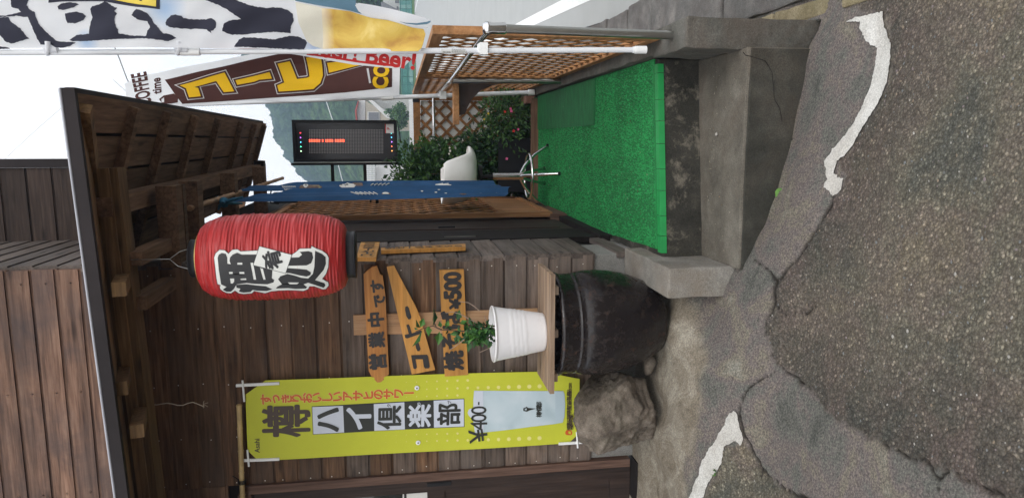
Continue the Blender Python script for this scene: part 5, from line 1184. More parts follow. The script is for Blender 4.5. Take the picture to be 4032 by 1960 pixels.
# ================================================================ STOOL
STO=Vector((-.315,6.25,Z_DECK+.012))
stool=empty('bar_stool',STO,'white shell bar stool on a chrome star base standing on the green carpet','stool')
def seat_mesh():
    mb=MB(); n=48; zc=1.012
    # rim height round the seat: low front-right, high back-left
    rings=[]
    az=np.linspace(0,2*math.pi,n,endpoint=False)
    front=math.radians(8)          # the low side points right and a little away
    out=[]
    for t in (0,.25,.5,.68,.82,.92,1.0):
        ring=[]
        for a in az:
            c_=math.cos(a-front); dg=abs((math.degrees(a-front)+180)%360-180); q_=min(1,max(0,(dg-36)/32)); q_=q_*q_*(3-2*q_)
            rr=.232*(.42+.58*math.sin(t*math.pi/2)) if t>0 else .02
            rim=.004+.226*q_+.012*max(0,-c_)
            if c_>.55: rr*=1+.12*t*((c_-.55)/.45)
            z=zc-.06+(rim+.06)*t**2.2
            ring.append(Vector((STO.x+rr*math.cos(a),STO.y+rr*math.sin(a),z)))
        out.append(ring)
    th=.007
    inner=out; outer=[[p+Vector(((p.x-STO.x)*.03,(p.y-STO.y)*.03,-th)) for p in r] for r in out]
    rows=inner+[ [ (a+b)/2+Vector((0,0,th*.8)) for a,b in zip(inner[-1],outer[-1])] ]+outer[::-1]
    vs=[p for r in rows for p in r]; fs=[]
    for i in range(len(rows)-1):
        for k in range(n): k2=(k+1)%n; fs.append((i*n+k,i*n+k2,(i+1)*n+k2,(i+1)*n+k))
    fs.append(tuple(range(n))); fs.append(tuple(range(len(vs)-1,len(vs)-n-1,-1)))
    mb.add(vs,fs,0,True); return mb
seat_mesh().build('seat_shell',_scuffed('white_seat_plastic',(.86,.85,.83,1),.24,(.60,.56,.50,1),.60,.8),stool,recalc=True)
mb=MB(); z=lambda d:Vector((STO.x,STO.y,d)); mb.tube([z(.922),z(.90)],.10,24); mb.build('seat_plate',BLKPL,stool)
mb=MB(); mb.tube([z(.90),z(.80)],.016,16); mb.tube([z(.82),z(.80)],.022,16); mb.build('gas_lift',BLKPL,stool)
mb=MB(); mb.tube([z(.80),z(.55)],.030,20); mb.tube([z(.56),z(.53)],.036,20); mb.build('column',CHROME,stool)
for fx,fy in ((2182,690),(2153,548),(2160,842),(2118,748),(2122,640)):
    p=AZ(fx,fy,Z_DECK+.02)
    d_=Vector((p.x-STO.x,p.y-STO.y,0)); d_=d_.normalized()*.32
    mb=MB(); mb.tube([z(.545)+d_*.10,z(.50)+d_*.35,z(.40)+d_*.70,Vector((STO.x,STO.y,Z_DECK+.014))+d_],[.015,.014,.013,.011],10); lg=mb.build('leg',CHROME,stool)
    mb=MB(); q=Vector((STO.x,STO.y,Z_DECK+.0105))+d_; mb.tube([q,q+Vector((0,0,.022))],.016,10); mb.build('foot_cap',BLKPL,lg)
mb=MB(); mb.tube([Vector((STO.x+.20*math.cos(a),STO.y+.20*math.sin(a),.478)) for a in np.linspace(0,2*math.pi,37)],.0105,10,caps=False); mb.build('foot_ring',CHROME,stool)

# ================================================================ LED SIGN
LY=7.6
led=empty('led_sign_board',AY(1565,555,LY),'black dot matrix display board with a red lit line above the bush','display sign')
q0=AY(1157,638,LY); q1=AY(1562,474,LY); lx0,lx1,lz0,lz1=q0.x,q1.x,q1.z,q0.z
mb=MB(); fw_=.026
for a,c_ in (((lx0,LY-.02,lz0),(lx0+fw_,LY+.06,lz1)),((lx1-fw_,LY-.02,lz0),(lx1,LY+.06,lz1)),((lx0+fw_,LY-.0198,lz0),(lx1-fw_,LY+.06,lz0+fw_)),((lx0+fw_,LY-.0198,lz1-fw_),(lx1-fw_,LY+.06,lz1))): mb.box(a,c_)
mb.build('case_frame',BLKPL,led)
mb=MB(); mb.box((lx0+fw_,LY+.012,lz0+fw_),(lx1-fw_,LY+.05,lz1-fw_)); m_=plain('dark_display_panel',(.018,.018,.022),.18,var=.3); mb.build('panel',m_,led)
mb=MB(); mb.box((lx0-.035,LY+.0,lz0-.01),(lx0-.012,LY+.06,lz1+.03)); mb.build('side_bar',BLKPL,led)
mb=MB(); mb.tube([(lx0-.006,LY-.01,lz0),(lx0-.006,LY-.01,lz1)],.005,6); mb.build('side_tube',PVCW,led)
def Lp(x,y): return AY(1100+x/2.5556,430+y/2.5556,LY+.0105)
mb=MB(); mr=MB(); dots=[]
nxd,nyd=17,46
for j in range(nyd):
    for i in range(nxd):
        p=Lp(305+735*j/(nyd-1),210+230*i/(nxd-1)); r=.0062
        lit=(i==7 or i==8) and (j<7 or j==8 or 10<=j<=14 or 16<=j<=21)
        (mr if lit else mb).add([(p.x+r*math.cos(a),LY+.0105,p.z+r*math.sin(a)) for a in np.linspace(0,2*math.pi,7)[:-1]],[(0,1,2,3,4,5)])
mb.build('unlit_dot',plain('grey_led_lens',(.22,.21,.215),.3,var=.1),led,kind='stuff')
mr.build('lit_dot',emis('red_led_light',(1,.06,.03,1),5),led,kind='stuff')
for k,(x,y,c_) in enumerate([(210,240,(1,.05,.08,1)),(212,287,(.5,.15,1,1)),(213,333,(.1,.55,1,1)),(215,378,(.1,1,.5,1)),(217,423,(.6,1,.6,1)),(1125,243,(.1,.8,.8,1)),(1127,285,(.1,.5,1,1)),(1129,330,(.45,.2,1,1)),(1130,375,(1,.2,.1,1)),(1132,420,(1,.4,.1,1))]):
    p=Lp(x,y); mb=MB(); mb.add([(p.x+.008,LY+.0095,p.z+.003),(p.x-.008,LY+.0095,p.z+.003),(p.x,LY+.0095,p.z-.010)],[(0,1,2)]); mb.build('colour_lamp',emis('colour_lamp_light',c_,2.2),led)
mb=MB(); a=Lp(1062,150); c_=Lp(1152,243); mb.box((a.x,LY+.008,c_.z),(c_.x,LY+.0115,a.z)); st_=mb.build('sticker',plain('white_sticker',(.75,.74,.73),.5,var=.02),led)
mb=MB(); mb.add([(c_.x,LY+.0072,a.z),(a.x,LY+.0072,a.z),(a.x,LY+.0072,a.z-.009),(c_.x,LY+.0072,a.z-.009)],[(0,1,2,3)])
q=Lp(1098,195); text_on(mb,'P',(q.x,LY+.007,q.z),.045,offset=.03); mb.build('sticker_print',plain('red_sticker_print',(.55,.03,.04),.5),st_)
for fx in (1308,1436):
    a=AY(fx,640,LY+.03); c_=AY(fx+3,848,LY+.03); mb=MB(); mb.box((c_.x,LY+.02,a.z-.016),(a.x-.0,LY+.05,a.z+.016)); mb.build('support_arm',WBLK,led)
mb=MB(); pts=[AY(*p,LY-.03) for p in ((1528,478),(1545,468),(1565,480),(1572,520),(1578,560))]; mb.tube(pts,.006,6); mb.build('cable',WIRE,led)
# lamp above the sign, cable coil
fl=empty('flood_lamp',AY(1130,795,6.6),'small black floodlight on a curved arm near the lattice panel','lamp')
a=AY(1078,800,6.6); c_=AY(1168,758,6.6); mb=MB(); mb.box((a.x-.0,6.58,c_.z),(c_.x+.0,6.68,a.z)); mb.build('housing',BLKPL,fl)
mb=MB(); mb.box((a.x+.02,6.572,c_.z+.025),(c_.x-.012,6.578,a.z-.045)); mb.build('lens',plain('lamp_glass',(.55,.57,.60),.1,var=.05),fl)
mb=MB(); mb.tube([AY(*p,6.63) for p in ((1100,802),(1066,800),(1064,770),(1068,750))],.007,6); mb.build('arm',WIRE,fl)
mb=MB(); ck=AY(1475,794,7.0)
for k in range(4): mb.tube([ck+Vector((.065*math.cos(t)*(1-.06*k),-.01*k,.034*math.sin(t)*(1-.05*k)+.004*k)) for t in np.linspace(0,2*math.pi,22)],.006,6)
tag(mb.build('cable_coil',WIRE),'coil of black cable hanging above the bush','cable')
mb=MB(); mb.tube([AY(1048,790,6.6),AY(1300,789,6.7),AY(1560,782,6.8),AY(1750,778,6.9)],.006,6); tag(mb.build('drop_cable',WIRE),'thin black cable hanging straight down beside the blue curtain','cable')

# ================================================================ BLUE CURTAIN
nor=empty('blue_door_curtain',(-.38,5.9,2.7),'long indigo blue door curtain with owls hanging from a bamboo rod','curtain')
a=AX(748,820,-.38); c_=AX(1112,702,-.38); d=c_-a; mb=MB(); pts=[];rs=[]
for k in range(9):
    t=k/8
    for dt,r in ((-.004,.016),(0,.0185),(.004,.016)): pts.append(a+d*(t+dt)); rs.append(r)
mb.tube(pts,rs,10); mb.build('rod',BAMO,nor)
MNOR=cloth('indigo_cloth',(.022,.075,.175),.12,var=.22)
class Sheet:      # one gathered half of the curtain: a vertical strip between two plan points
    def __init__(s,p0,p1): s.a=Vector((*p0,0)); s.b=Vector((*p1,0)); d=(s.b-s.a).normalized(); s.n=Vector((-d.y,d.x,0)); s.n=-s.n if s.n.y>0 else s.n
    def wave(s,u,z): return .008*math.sin(u*7+z*1.3)+.005*math.sin(u*15-z*2.1)
    def at(s,u,z,off=0): p=s.a+(s.b-s.a)*u; q=p+s.n*(s.wave(u,z)+off); q.z=z; return q
    def hit(s,fx,fy,off=0):
        d=ray(fx,fy); t=((s.a-CAMP).xy.dot(s.n.xy))/(d.xy.dot(s.n.xy)); p=CAMP+d*t
        u=(p-s.a).xy.dot((s.b-s.a).xy)/((s.b-s.a).xy.length_squared); return s.at(u,p.z,off)
ya,yb=5.78,5.58; SA=Sheet((AY(1500,716,ya).x,ya),(AY(1500,744,yb).x,yb))
ya,yb=5.50,5.28; SB=Sheet((AY(1500,741,ya).x,ya),(AY(1500,784,yb).x,yb))
def npanel(S_,top,bot,pinch,nm):
    ny_,nz_=22,70; X=np.zeros((nz_,ny_));Y=X.copy();Z=X.copy()
    for j in range(nz_):
        v=j/(nz_-1)
        for i in range(ny_):
            u=i/(ny_-1); w=1-pinch*max(0,1-v/.17)**1.2; uu=1-(1-u)*w
            z=top(u)+(bot(u)-top(u))*v; p=S_.at(uu,z); X[j,i],Y[j,i],Z[j,i]=p
    return grid_object(nm,X,Y,Z,MNOR,parent=nor)
zA=lambda fx,Y_:EYE+(1580-fx)/2800*Y_
npanel(SA,lambda u:zA(1030-40*u,5.68),lambda u:zA(1955+22*u,5.68)+.01*math.sin(u*6),.55,'cloth_panel')
npanel(SB,lambda u:zA(1000-75*u,5.4),lambda u:zA(2032-50*u,5.4)+.012*math.sin(u*7),.8,'cloth_panel')
MTIE=cloth('pale_blue_cloth',(.05,.17,.27),.1)
kn=AX(882,797,-.40); mb=MB(); mb.lathe([(0,-.03),(.03,-.02),(.036,0),(.03,.02),(0,.03)],kn,12)
for dx in ((-.05,.05,.05),(.02,-.22,-.05),(.04,-.1,-.14),(-.03,.25,-.06),(.03,.12,.07)): mb.tube([kn,kn+Vector(dx)*.5+Vector((0,0,.01)),kn+Vector(dx)],[.014,.012,.006],6)
p1=SB.at(.9,zA(940,5.4)); mb.tube([kn,kn.lerp(p1,.5),p1],[.012,.016,.024],8); mb.build('tie_knot',MTIE,nor)
MOB=plain('owl_brown_print',(.13,.085,.065),.8,var=.4,scale=60); MOW=plain('owl_white_print',(.66,.65,.62),.8,var=.05); MOC=plain('owl_olive_print',(.28,.25,.12),.8,var=.4,scale=60)
T3=lambda x,y:(1100+x/2.5556,430+y/2.5556); T6=lambda x,y:(1560+x/2.5556,380+y/2.5556); T7=lambda x,y:(1000+x/2.5556,700+y/2.5556)
ell=lambda cx,cy,rx,ry,n_=14:[(cx+rx*math.cos(t),cy+ry*math.sin(t)) for t in np.linspace(0,2*math.pi,n_,endpoint=False)]
def np_(mb,S_,pts,T,off): decal(mb,[T(*p) for p in pts],lambda x,y:S_.hit(x,y,off),cut=14)
mb=MB(); np_(mb,SA,[(200,805),(215,775),(250,758),(300,762),(330,770),(400,768),(432,795),(425,812),(330,818),(250,826)],T3,.004); mb.build('owl_print',MOB,nor)
mb=MB(); np_(mb,SA,[(330,778),(400,778),(422,800),(380,815),(330,815)],T3,.006); mb.build('owl_breast_print',MOC,nor)
mb=MB(); np_(mb,SA,[(735,740),(835,740),(845,780),(830,798),(760,800)],T3,.004); mb.build('owl_print',MOB,nor)
mb=MB(); np_(mb,SB,ell(1075,850,48,15),T3,.004); np_(mb,SB,ell(672,990,36,10),T6,.004); mb.build('owl_print',MOB,nor)
mb=MB(); np_(mb,SA,ell(266,784,27,21),T3,.009); np_(mb,SA,[(605,775),(622,752),(655,762),(680,742),(740,748),(772,785),(742,806),(650,806),(606,796)],T3,.008); np_(mb,SB,ell(1070,848,34,10),T3,.008)
for k in range(8): a_,c_=T7(285+18*k,95),T7(330+15*k,150); mb.tube([SA.hit(a_[0],a_[1],.006),SA.hit((a_[0]+c_[0])/2+3,(a_[1]+c_[1])/2,.007),SA.hit(*c_,.006)],.0035,4)
for k in range(6): a_,c_=T3(720+45*k,838),T3(800+38*k,862); mb.tube([SB.hit(*a_,.006),SB.hit(*c_,.006)],.0045,4)
for k in range(5): a_,c_=T3(920+38*k,780),T3(945+40*k,748); mb.tube([SA.hit(*a_,.006),SA.hit(*c_,.006)],.005,4)
for k in range(7): a_,c_=T6(395+12*k,884),T6(470+14*k,878+5*(k%4)); mb.tube([SA.hit(*a_,.006),SA.hit(*c_,.006)],.006,4)
for (x,y) in ((200,893),(260,955),(430,945),(400,960),(500,965),(850,975),(1010,965)): np_(mb,SA if y<900 else SB,ell(x,y,14,3,8),T6,.006)
mb.build('white_print',MOW,nor,kind='stuff')
mb=MB(); np_(mb,SA,ell(268,787,12,9,10),T3,.013); np_(mb,SA,ell(622,774,11,8,10),T3,.012); np_(mb,SA,ell(683,772,12,9,10),T3,.012); np_(mb,SA,[(655,785),(675,785),(665,800)],T3,.012); mb.build('pupil_print',BLKPL,nor)
# ================================================================ PLANTER AND BUSHES
pl=empty('planter_bed',(-.1,7.0,.2),'brown timber edged planting bed at the far end of the green carpet','planter')
rough_box('edge_board',(-.62,6.945,.245),(.405,6.985,.325),WPLB,pl,.1,.002,.004,71)
MBRK=plain('weathered_brick',(.24,.12,.085),.9,var=.25,scale=20,bump=.4)
for k in range(3): rough_box('brick',(.36-.0*k,6.99+.23*k,.26),(.43,7.20+.23*k,.37),MBRK,pl,.05,.003,.006,80+k)
mb=MB(); mb.box((-1.0,6.99,-.3),(.43,8.19,.28)); mb.build('bed_soil',plain('dark_soil',(.022,.017,.012),.95,var=.5,scale=30,bump=.6),pl)
mb=MB(); mb.box((-.52,7.18,.28),(.02,7.20,.62)); mb.box((-.52,7.20,.28),(-.50,7.60,.62)); mb.build('dark_trough',BLKPL,pl)
MB1=leafmat('bush_leaf',(.022,.070,.020,1),(.056,.145,.040,1),(.115,.23,.068,1)); MB2=leafmat('bush_leaf_light',(.05,.12,.03,1),(.10,.20,.045,1),(.16,.27,.07,1)); MB3=leafmat('bush_leaf_dark',(.010,.032,.012,1),(.022,.062,.023,1),(.045,.10,.036,1))
MFL=[plain('pink_petal',(.75,.12,.30),.6),plain('red_petal',(.62,.03,.03),.6),plain('yellow_petal',(.80,.55,.05),.6),plain('white_petal',(.75,.72,.66),.6)]
def bush(name,label,c,r,n,size,mats,stems=8,seed=1,flowers=(),cat='bush',top_bias=1.0):
    rs_=np.random.default_rng(seed); e=empty(name,(c[0],c[1],.27),label,cat)
    c=np.array(c); r=np.array(r)
    P=[];D=[];S_=[]; tips=[]
    mb=MB()
    for k in range(stems):
        a=rs_.uniform(0,2*math.pi); q=c+r*np.array((math.cos(a)*rs_.uniform(.2,.9),math.sin(a)*rs_.uniform(.2,.9),rs_.uniform(.2,.95)))
        b0=np.array((c[0]+rs_.uniform(-.3,.3)*r[0],c[1]+rs_.uniform(-.3,.3)*r[1],.27)); mid=(b0+q)/2+rs_.normal(size=3)*.04
        mb.tube([Vector(b0),Vector(mid),Vector(q)],[.009,.006,.003],5); tips.append(q)
    mb.build('stem',MSTEM,e)
    ncl=max(10,n//26); cl=[]
    while len(cl)<ncl:
        p=rs_.uniform(-1,1,3); L=np.linalg.norm(p)
        if L<1 and L>.45 : cl.append(c+p*r*(1+.14*rs_.normal()))
    for q in cl:
        k=n//ncl; pp=q+rs_.normal(size=(k,3))*.065; out=(pp-c)/r; out/=np.linalg.norm(out,axis=1,keepdims=True)+1e-6
        dd=out*.8+rs_.normal(size=(k,3))*.6+np.array((0,-.25,-.15)); P.append(pp); D.append(dd); S_.append(rs_.uniform(.7,1.3,k)*size)
    P=np.concatenate(P);D=np.concatenate(D);S_=np.concatenate(S_); ok=P[:,2]>.29; P=P[ok];D=D[ok];S_=S_[ok]
    leaves('foliage',P,D,S_,mats,e,wid=.5)
    for (fx,fy,Yd,mi,s) in flowers:
        q=AY(fx,fy,Yd); fb=MB()
        for k in range(5):
            a=2*math.pi*k/5; s_=s*.55; u=Vector((math.cos(a),-.25,math.sin(a))); w=Vector((-math.sin(a),0,math.cos(a)))
            fb.add([q,q+u*s_*.6+w*s_*.4,q+u*s_,q+u*s_*.6-w*s_*.4],[(0,1,2),(0,2,3)])
        fb.build('blossom',MFL[mi],e)
    return e
bush('leafy_bush','dense dark green leafy bush behind the white stool',(-.44,7.62,.98),(.36,.34,.66),5200,.062,[MB1,MB1,MB3,MB3,MB1,MB2],seed=3)
bush('leafy_bush','tall pale green bush top beside the display board',(-.34,7.85,1.38),(.30,.22,.26),1500,.060,[MB1,MB2,MB2,MB1],5,seed=5)
bush('flower_shrub','low green flower shrub with pink and red blossoms by the lattice fence',(.24,7.30,.50),(.24,.28,.27),2000,.048,[MB1,MB1,MB2,MB3],8,seed=8,flowers=((2013,438,6.9,0,.030),(2010,428,6.95,0,.026),(1988,440,6.92,1,.026),(2040,510,6.9,0,.026),(2022,516,6.9,1,.030),(1995,625,6.88,0,.028),(1922,447,6.9,2,.022),(1906,470,6.9,2,.02)),cat='shrub')
bush('leafy_bush','mid green bush growing low under the white stool seat',(-.16,7.55,.58),(.28,.30,.36),2400,.055,[MB3,MB1,MB3],8,seed=11,flowers=((1772,594,7.2,3,.024),(1768,606,7.2,3,.02),(1770,582,7.2,3,.02)))
sp=empty('leaf_sprout',(.12,7.9,.3),'a few tall upright shoots with large leaves in front of the far lattice','plant')
P=[];D=[];S_=[];mb=MB()
for fx,fy,l in ((1690,560,1),(1716,548,1),(1730,560,.8),(1800,533,.9),(1838,530,1),(1760,560,.8),(1665,560,.8)):
    q=AY(fx,fy,7.75); g_=Vector((q.x-.03,7.75,.9)); mb.tube([g_,q],[.005,.003],5)
    for k in range(5):
        a=random.uniform(0,6.28); P.append(q-Vector((0,0,.03*k))); D.append(Vector((math.cos(a)*.6,-.4,random.uniform(.2,1)))); S_.append(.11*l)
mb.build('stem',MSTEM,sp); leaves('foliage',P,D,S_,[MB1,MB2],sp,wid=.42)

# ================================================================ STREET BEYOND
def T5(x,y): return (1280+x/2.982,280+y/2.982)
def solid(mb,pts,Y,depth): mb.prism([AY(*p,Y) for p in pts],(0,depth,0)); return mb
MWALL=plain('white_render_wall',(.62,.62,.61),.8,var=.06); MBEI=plain('beige_render_wall',(.42,.38,.31),.85,var=.08); MROOF=plain('red_roof_metal',(.36,.075,.065),.6,var=.1); MGWIN=plain('grey_shutter',(.16,.165,.175),.5,var=.1); MRG=plain('grey_roof_tile',(.20,.20,.21),.7,var=.15)
hs=empty('street_house',AY(1620,430,70),'beige gabled house with white trim and a shuttered window across the road','house')
mb=MB(); solid(mb,[T5(472,350),T5(560,400),T5(770,560),T5(1010,575),T5(1010,690),T5(480,690)],70,9); mb.build('gable_wall',MBEI,hs,recalc=True)
mb=MB(); solid(mb,[T5(500,338),T5(545,334),T5(778,528),T5(762,562),T5(720,548)],69.6,.38); mb.build('barge_board',MWALL,hs,recalc=True)
mb=MB(); solid(mb,[T5(395,345),T5(470,255),T5(471,690),T5(372,690),T5(360,470)],70.1,8); mb.build('upper_wall',MWALL,hs,recalc=True)
mb=MB(); solid(mb,[T5(385,350),T5(393,352),T5(366,470),T5(386,700),T5(372,700),T5(350,462)],69.3,9.5); mb.build('roof',MROOF,hs,recalc=True)
wf=MB(); solid(wf,[T5(498,478),T5(640,478),T5(640,580),T5(498,580)],69.9,.09); wfo=wf.build('window',MWALL,hs,recalc=True)
mb=MB(); solid(mb,[T5(510,486),T5(628,486),T5(628,575),T5(510,575)],69.82,.07); mb.build('shutter',MGWIN,wfo,recalc=True)
h2=empty('white_house',AY(1620,400,76),'white walled house standing behind the beige gabled house','house')
mb=MB(); solid(mb,[T5(560,255),T5(700,255),T5(1010,290),T5(1010,520),T5(770,525),T5(560,340)],76,8); mb.build('wall',MWALL,h2,recalc=True)
mb=MB(); solid(mb,[T5(690,252),T5(830,255),T5(832,298),T5(700,296)],75.8,.15); mb.build('window',MGWIN,h2,recalc=True)
h3=empty('tiled_house',AY(1500,720,60),'low white house with pale tiles seen left of the display board','house')
mb=MB(); solid(mb,[(1478,655),(1640,655),(1640,860),(1478,860)],60,8); mb.build('wall',MWALL,h3,recalc=True)
MTIL=plain('pale_roof_tile',(.55,.56,.56),.7,var=.12)
for k in range(3):
    x=1440+12.6*k
    for j in range(26):
        y=648+8.2*j; mb=MB(); a=AY(x+.5,y+7.6,59.6-.2*k); c_=AY(x+12.0,y+.3,59.6-.2*k); mb.box((a.x,a.y-.12,c_.z),(c_.x,a.y,a.z)); mb.build('tile',MTIL,h3)
h4=empty('far_building',AY(1640,0,88),'white two storey building behind the green net fence','building')
mb=MB(); solid(mb,[(1508,-120),(1655,-120),(1655,50),(1575,48),(1508,16)],88,10); mb.build('wall',MWALL,h4,recalc=True)
for y0,y1,x0,x1 in ((1,12,1555,1572),(-30,-10,1540,1570),(26,36,1562,1567),(40,46,1562,1567),(4,18,1578,1614),(36,52,1582,1616)):
    mb=MB(); solid(mb,[(x0,y0),(x1,y0),(x1,y1),(x0,y1)],87.8,.15); mb.build('window',MGWIN,h4,recalc=True)
mb=MB(); solid(mb,[(1500,10),(1509,8),(1576,44),(1574,54),(1506,20)],87.2,11); mb.build('roof_edge',MRG,h4,recalc=True)
nf=empty('net_fence',AY(1650,200,80),'tall green net fence on posts along the far side of the road','fence')
MNET=plain('green_net_wire',(.10,.36,.33),.6,var=.1); MNET2=plain('green_fence_post',(.03,.10,.085),.6)
a=AY(1665,-200,80); c_=AY(1575,400,80); z0n,z1n=a.z,AY(1577,100,80).z
for k in range(19):
    x=a.x-(a.x-c_.x)*k/18; mb=MB(); mb.tube([(x,80,z0n-.4),(x,80,z1n)],.045,6); mb.build('post',MNET2,nf)
for t in (.02,.25,.5,.75,.98):
    mb=MB(); z=z0n+(z1n-z0n)*t; mb.tube([(a.x,79.95,z),(c_.x,79.95,z)],.03,5); mb.build('rail',MNET2,nf)
mb=MB(); x=c_.x
while x<a.x: mb.box((x,79.99,z0n),(x+.055,80.0,z1n)); x+=.12
z=z0n
while z<z1n: mb.box((c_.x,79.96,z),(a.x,79.97,z+.05)); z+=.12
mb.build('net',MNET,nf,kind='stuff')
vg=MB(); vg.add([(3,74,-.33),(60,74,-.33),(60,84,-.2),(3,84,-.2)],[(0,1,2,3)]); vg.build('grass_verge',plain('verge_grass',(.06,.13,.03),.9,var=.4,scale=1.5),kind='structure')
lw=empty('roadside_wall',(2,60,-.4),'long low white concrete wall along the far side of the road','wall')
mb=MB(); p0=AY(1640,375,62); p1=AY(1640,580,62); mb.box((p1.x,62,-.45),(p0.x,62.4,AY(1612,480,62).z)); mb.build('wall_body',MWALL,lw)
def tree(name,label,c,r,n,size,seed,trunk_r=.2,cat='tree',mats=None,z0=-.4):
    rs_=np.random.default_rng(seed); e=empty(name,(c[0],c[1],z0),label,cat); mb=MB()
    top=Vector((c[0],c[1],c[2])); mb.tube([(c[0],c[1],z0),(c[0]+.05*r[0],c[1],(c[2]+z0)/2),top],[trunk_r,trunk_r*.8,trunk_r*.5],8)
    for k in range(6):
        a=rs_.uniform(0,6.28); mb.tube([(c[0],c[1],z0+(c[2]-z0)*rs_.uniform(.5,.9)),(c[0]+math.cos(a)*r[0]*.6,c[1]+math.sin(a)*r[1]*.6,c[2]+rs_.uniform(-.2,.5)*r[2])],[trunk_r*.45,trunk_r*.15],5)
    mb.build('trunk',MSTEM,e)
    ncl=n//40; P=[];D=[];S_=[]
    for _ in range(ncl):
        p=rs_.normal(size=3); p/=np.linalg.norm(p); p*=rs_.uniform(.5,1.05)
        q=np.array(c)+p*np.array(r); pp=q+rs_.normal(size=(40,3))*np.array(r)*.13; P.append(pp); D.append(rs_.normal(size=(40,3))+p*.7); S_.append(rs_.uniform(.6,1.3,40)*size)
    leaves('crown',np.concatenate(P),np.concatenate(D),np.concatenate(S_),mats or [MB1,MB1,MB2,MB3],e,wid=.7); return e
q=AY(1440,-10,92); tree('roadside_tree','broad green tree above the roof of the far white building',(q.x,96,q.z+1.5),(7,4,3.6),5000,.55,21,.4)
q=AY(1560,462,66); tree('garden_tree','small dark garden tree beside the beige gabled house',(q.x,66,q.z),(1.0,1.0,.9),1400,.22,22,.08)
q=AY(1592,480,64); tree('garden_tree','lower round garden shrub below the small dark garden tree',(q.x+.5,63.5,q.z+.2),(1.0,.8,.55),1000,.2,23,.06)
# wooded hill
ridge=[(840,-700),(850,-200),(880,0),(905,100),(950,222),(1000,330),(1040,410),(1062,473),(1073,543),(1104,594),(1188,704),(1266,770),(1330,850),(1400,1000),(1450,1300),(1470,1700)]
RP=[AY(x,y,300) for x,y in ridge]; RP=sorted([(p.x,p.z) for p in RP])
hx=np.arange(-130,190,.55); hy=np.concatenate([np.arange(110,300,1.1),np.arange(300,420,8)])
HXg,HYg=np.meshgrid(hx,hy); rz=np.interp(hx/ 1.0,[p[0] for p in RP],[p[1] for p in RP])
tt=np.clip((HYg-110)/190,0,1); back=np.clip((HYg-300)/120,0,1)
rzz=np.stack([np.interp(hx*300/max(y,1),[p[0] for p in RP],[p[1] for p in RP]) if y<300 else rz for y in hy])
HZ=-1.0+(rzz+1)*(tt**.85)*(1-.5*back)
cn=vnoise(HXg,HYg*.6+HZ*.8,.16,400,3,.6); HZ=HZ+np.minimum(1,tt*8)*(np.abs(cn)*4.5+vnoise(HXg,HYg,.9,410,2,.6)*1.2-1.6)*(.35+.65*tt)+2.0*vnoise(HXg,HYg,.03,420,3)*np.minimum(1,tt*3)
m,n,b=_base('forest_canopy'); mp=_coord(n,(1,1,1),False); t=_noise(n,mp,.16,6,.65); t2=_noise(n,mp,.9,4,.7)
r_=_ramp(n,t.outputs[0],[(.32,(.010,.030,.012,1)),(.5,(.030,.062,.026,1)),(.68,(.066,.110,.042,1))]); f2=_ramp(n,t2.outputs[0],[(.36,(.25,.25,.27,1)),(.62,(1.7,1.7,1.55,1))]); c=_mix(n,r_.outputs[0],f2.outputs[0],.9,'MULTIPLY')
n.links.new(c,b.inputs['Base Color']); b.inputs['Roughness'].default_value=.95; b.inputs['Specular IOR Level'].default_value=.1
grid_object('wooded_hill',HXg,HYg,HZ,m,kind='structure',smooth=False)
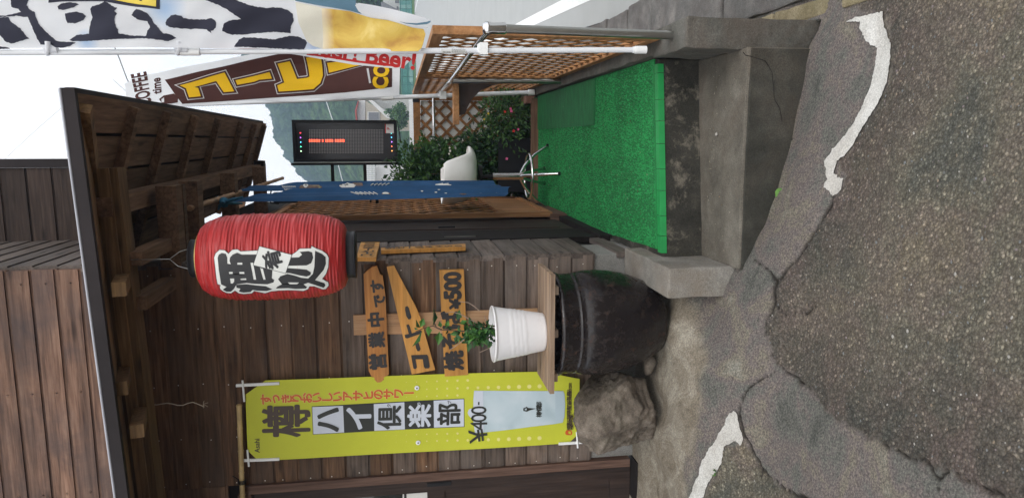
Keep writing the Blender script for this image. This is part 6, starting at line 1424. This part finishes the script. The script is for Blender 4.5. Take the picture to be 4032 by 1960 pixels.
# overhead wires
for lab,pts,Y,r in (('thick black overhead wire crossing the white sky behind the banners',((440,160),(470,232),(500,312),(520,352),(536,395)),9,.006),('thin sagging overhead wire crossing the sky behind the roof corner',((443,312),(480,345),(520,385),(560,440)),9.5,.0022),('hair thin overhead wire slanting up from the roof corner',((250,418),(150,505),(60,588),(-60,700)),8.2,.0016)):
    mb=MB(); mb.tube([AY(*p,Y+.6*k) for k,p in enumerate(pts)],r,5); tag(mb.build('overhead_wire',WIRE),lab,'wire')
mb=MB(); mb.tube([AY(x,y,100) for x,y in ((1285,400),(1298,440),(1312,480),(1330,640),(1345,700),(1368,780))],.06,4); tag(mb.build('overhead_wire',PVC),'pale far off overhead wire hanging in front of the wooded hill','wire')
# fallen leaf and weed on the ground
lf=MB(); a=gpt(3053,772); c_=gpt(3086,742); d=c_-a; sd2=Vector((-d.y,d.x,0)).normalized(); zz=Vector((0,0,.006))
pts=[a+zz]; 
L_=[];R_=[]
for k in range(1,7):
    t=k/7; w_=.5*math.sin(math.pi*t**.9)*d.length*.52; L_.append(a+d*t+sd2*w_+zz*(1.3)); R_.append(a+d*t-sd2*w_+zz*1.3)
mid=[a+d*(k/7)+zz*.6 for k in range(8)]
vs=mid+L_+R_; fs=[]
for k in range(7):
    if k==0: fs+=[(0,1,8),(0,14,1)]
    elif k==6: fs+=[(6,7,13),(6,19,7)]
    else: fs+=[(k,k+1,8+k,7+k),(k,13+k,14+k,k+1)]
lf.add(vs,fs,0,True); tag(lf.build('fallen_leaf',leafmat('fresh_leaf',(.08,.19,.045,1),(.13,.28,.06,1),(.18,.34,.09,1),.1)),'single green leaf lying at the foot of the concrete steps','leaf')
w0=gpt(*C7(440,1010)); we=empty('small_weed',w0,'tiny green weed sprouting beside the lower white painted strip','weed')
P=[w0+Vector((random.uniform(-.01,.01),random.uniform(-.01,.01),.004)) for _ in range(12)]; D=[Vector((random.uniform(-1,1),random.uniform(-1,1),random.uniform(.4,1.4))) for _ in range(12)]
leaves('foliage',P,D,[random.uniform(.014,.028) for _ in range(12)],[MB2],we,wid=.5)

# ================================================================ HAZE
hz=MB(); hz.box((-410,-40,-1.5),(410,425,118)); ho=hz.build('haze',[],kind='stuff')
hm=bpy.data.materials.new('pale_haze'); hm.use_nodes=True; nn=hm.node_tree; nn.nodes.clear()
o_=nn.nodes.new('ShaderNodeOutputMaterial'); pv=nn.nodes.new('ShaderNodeVolumePrincipled'); pv.inputs['Color'].default_value=(.48,.64,.90,1); pv.inputs['Density'].default_value=.0018
pv.inputs['Anisotropy'].default_value=0.0
nn.links.new(pv.outputs[0],o_.inputs['Volume']); ho.data.materials.append(hm)
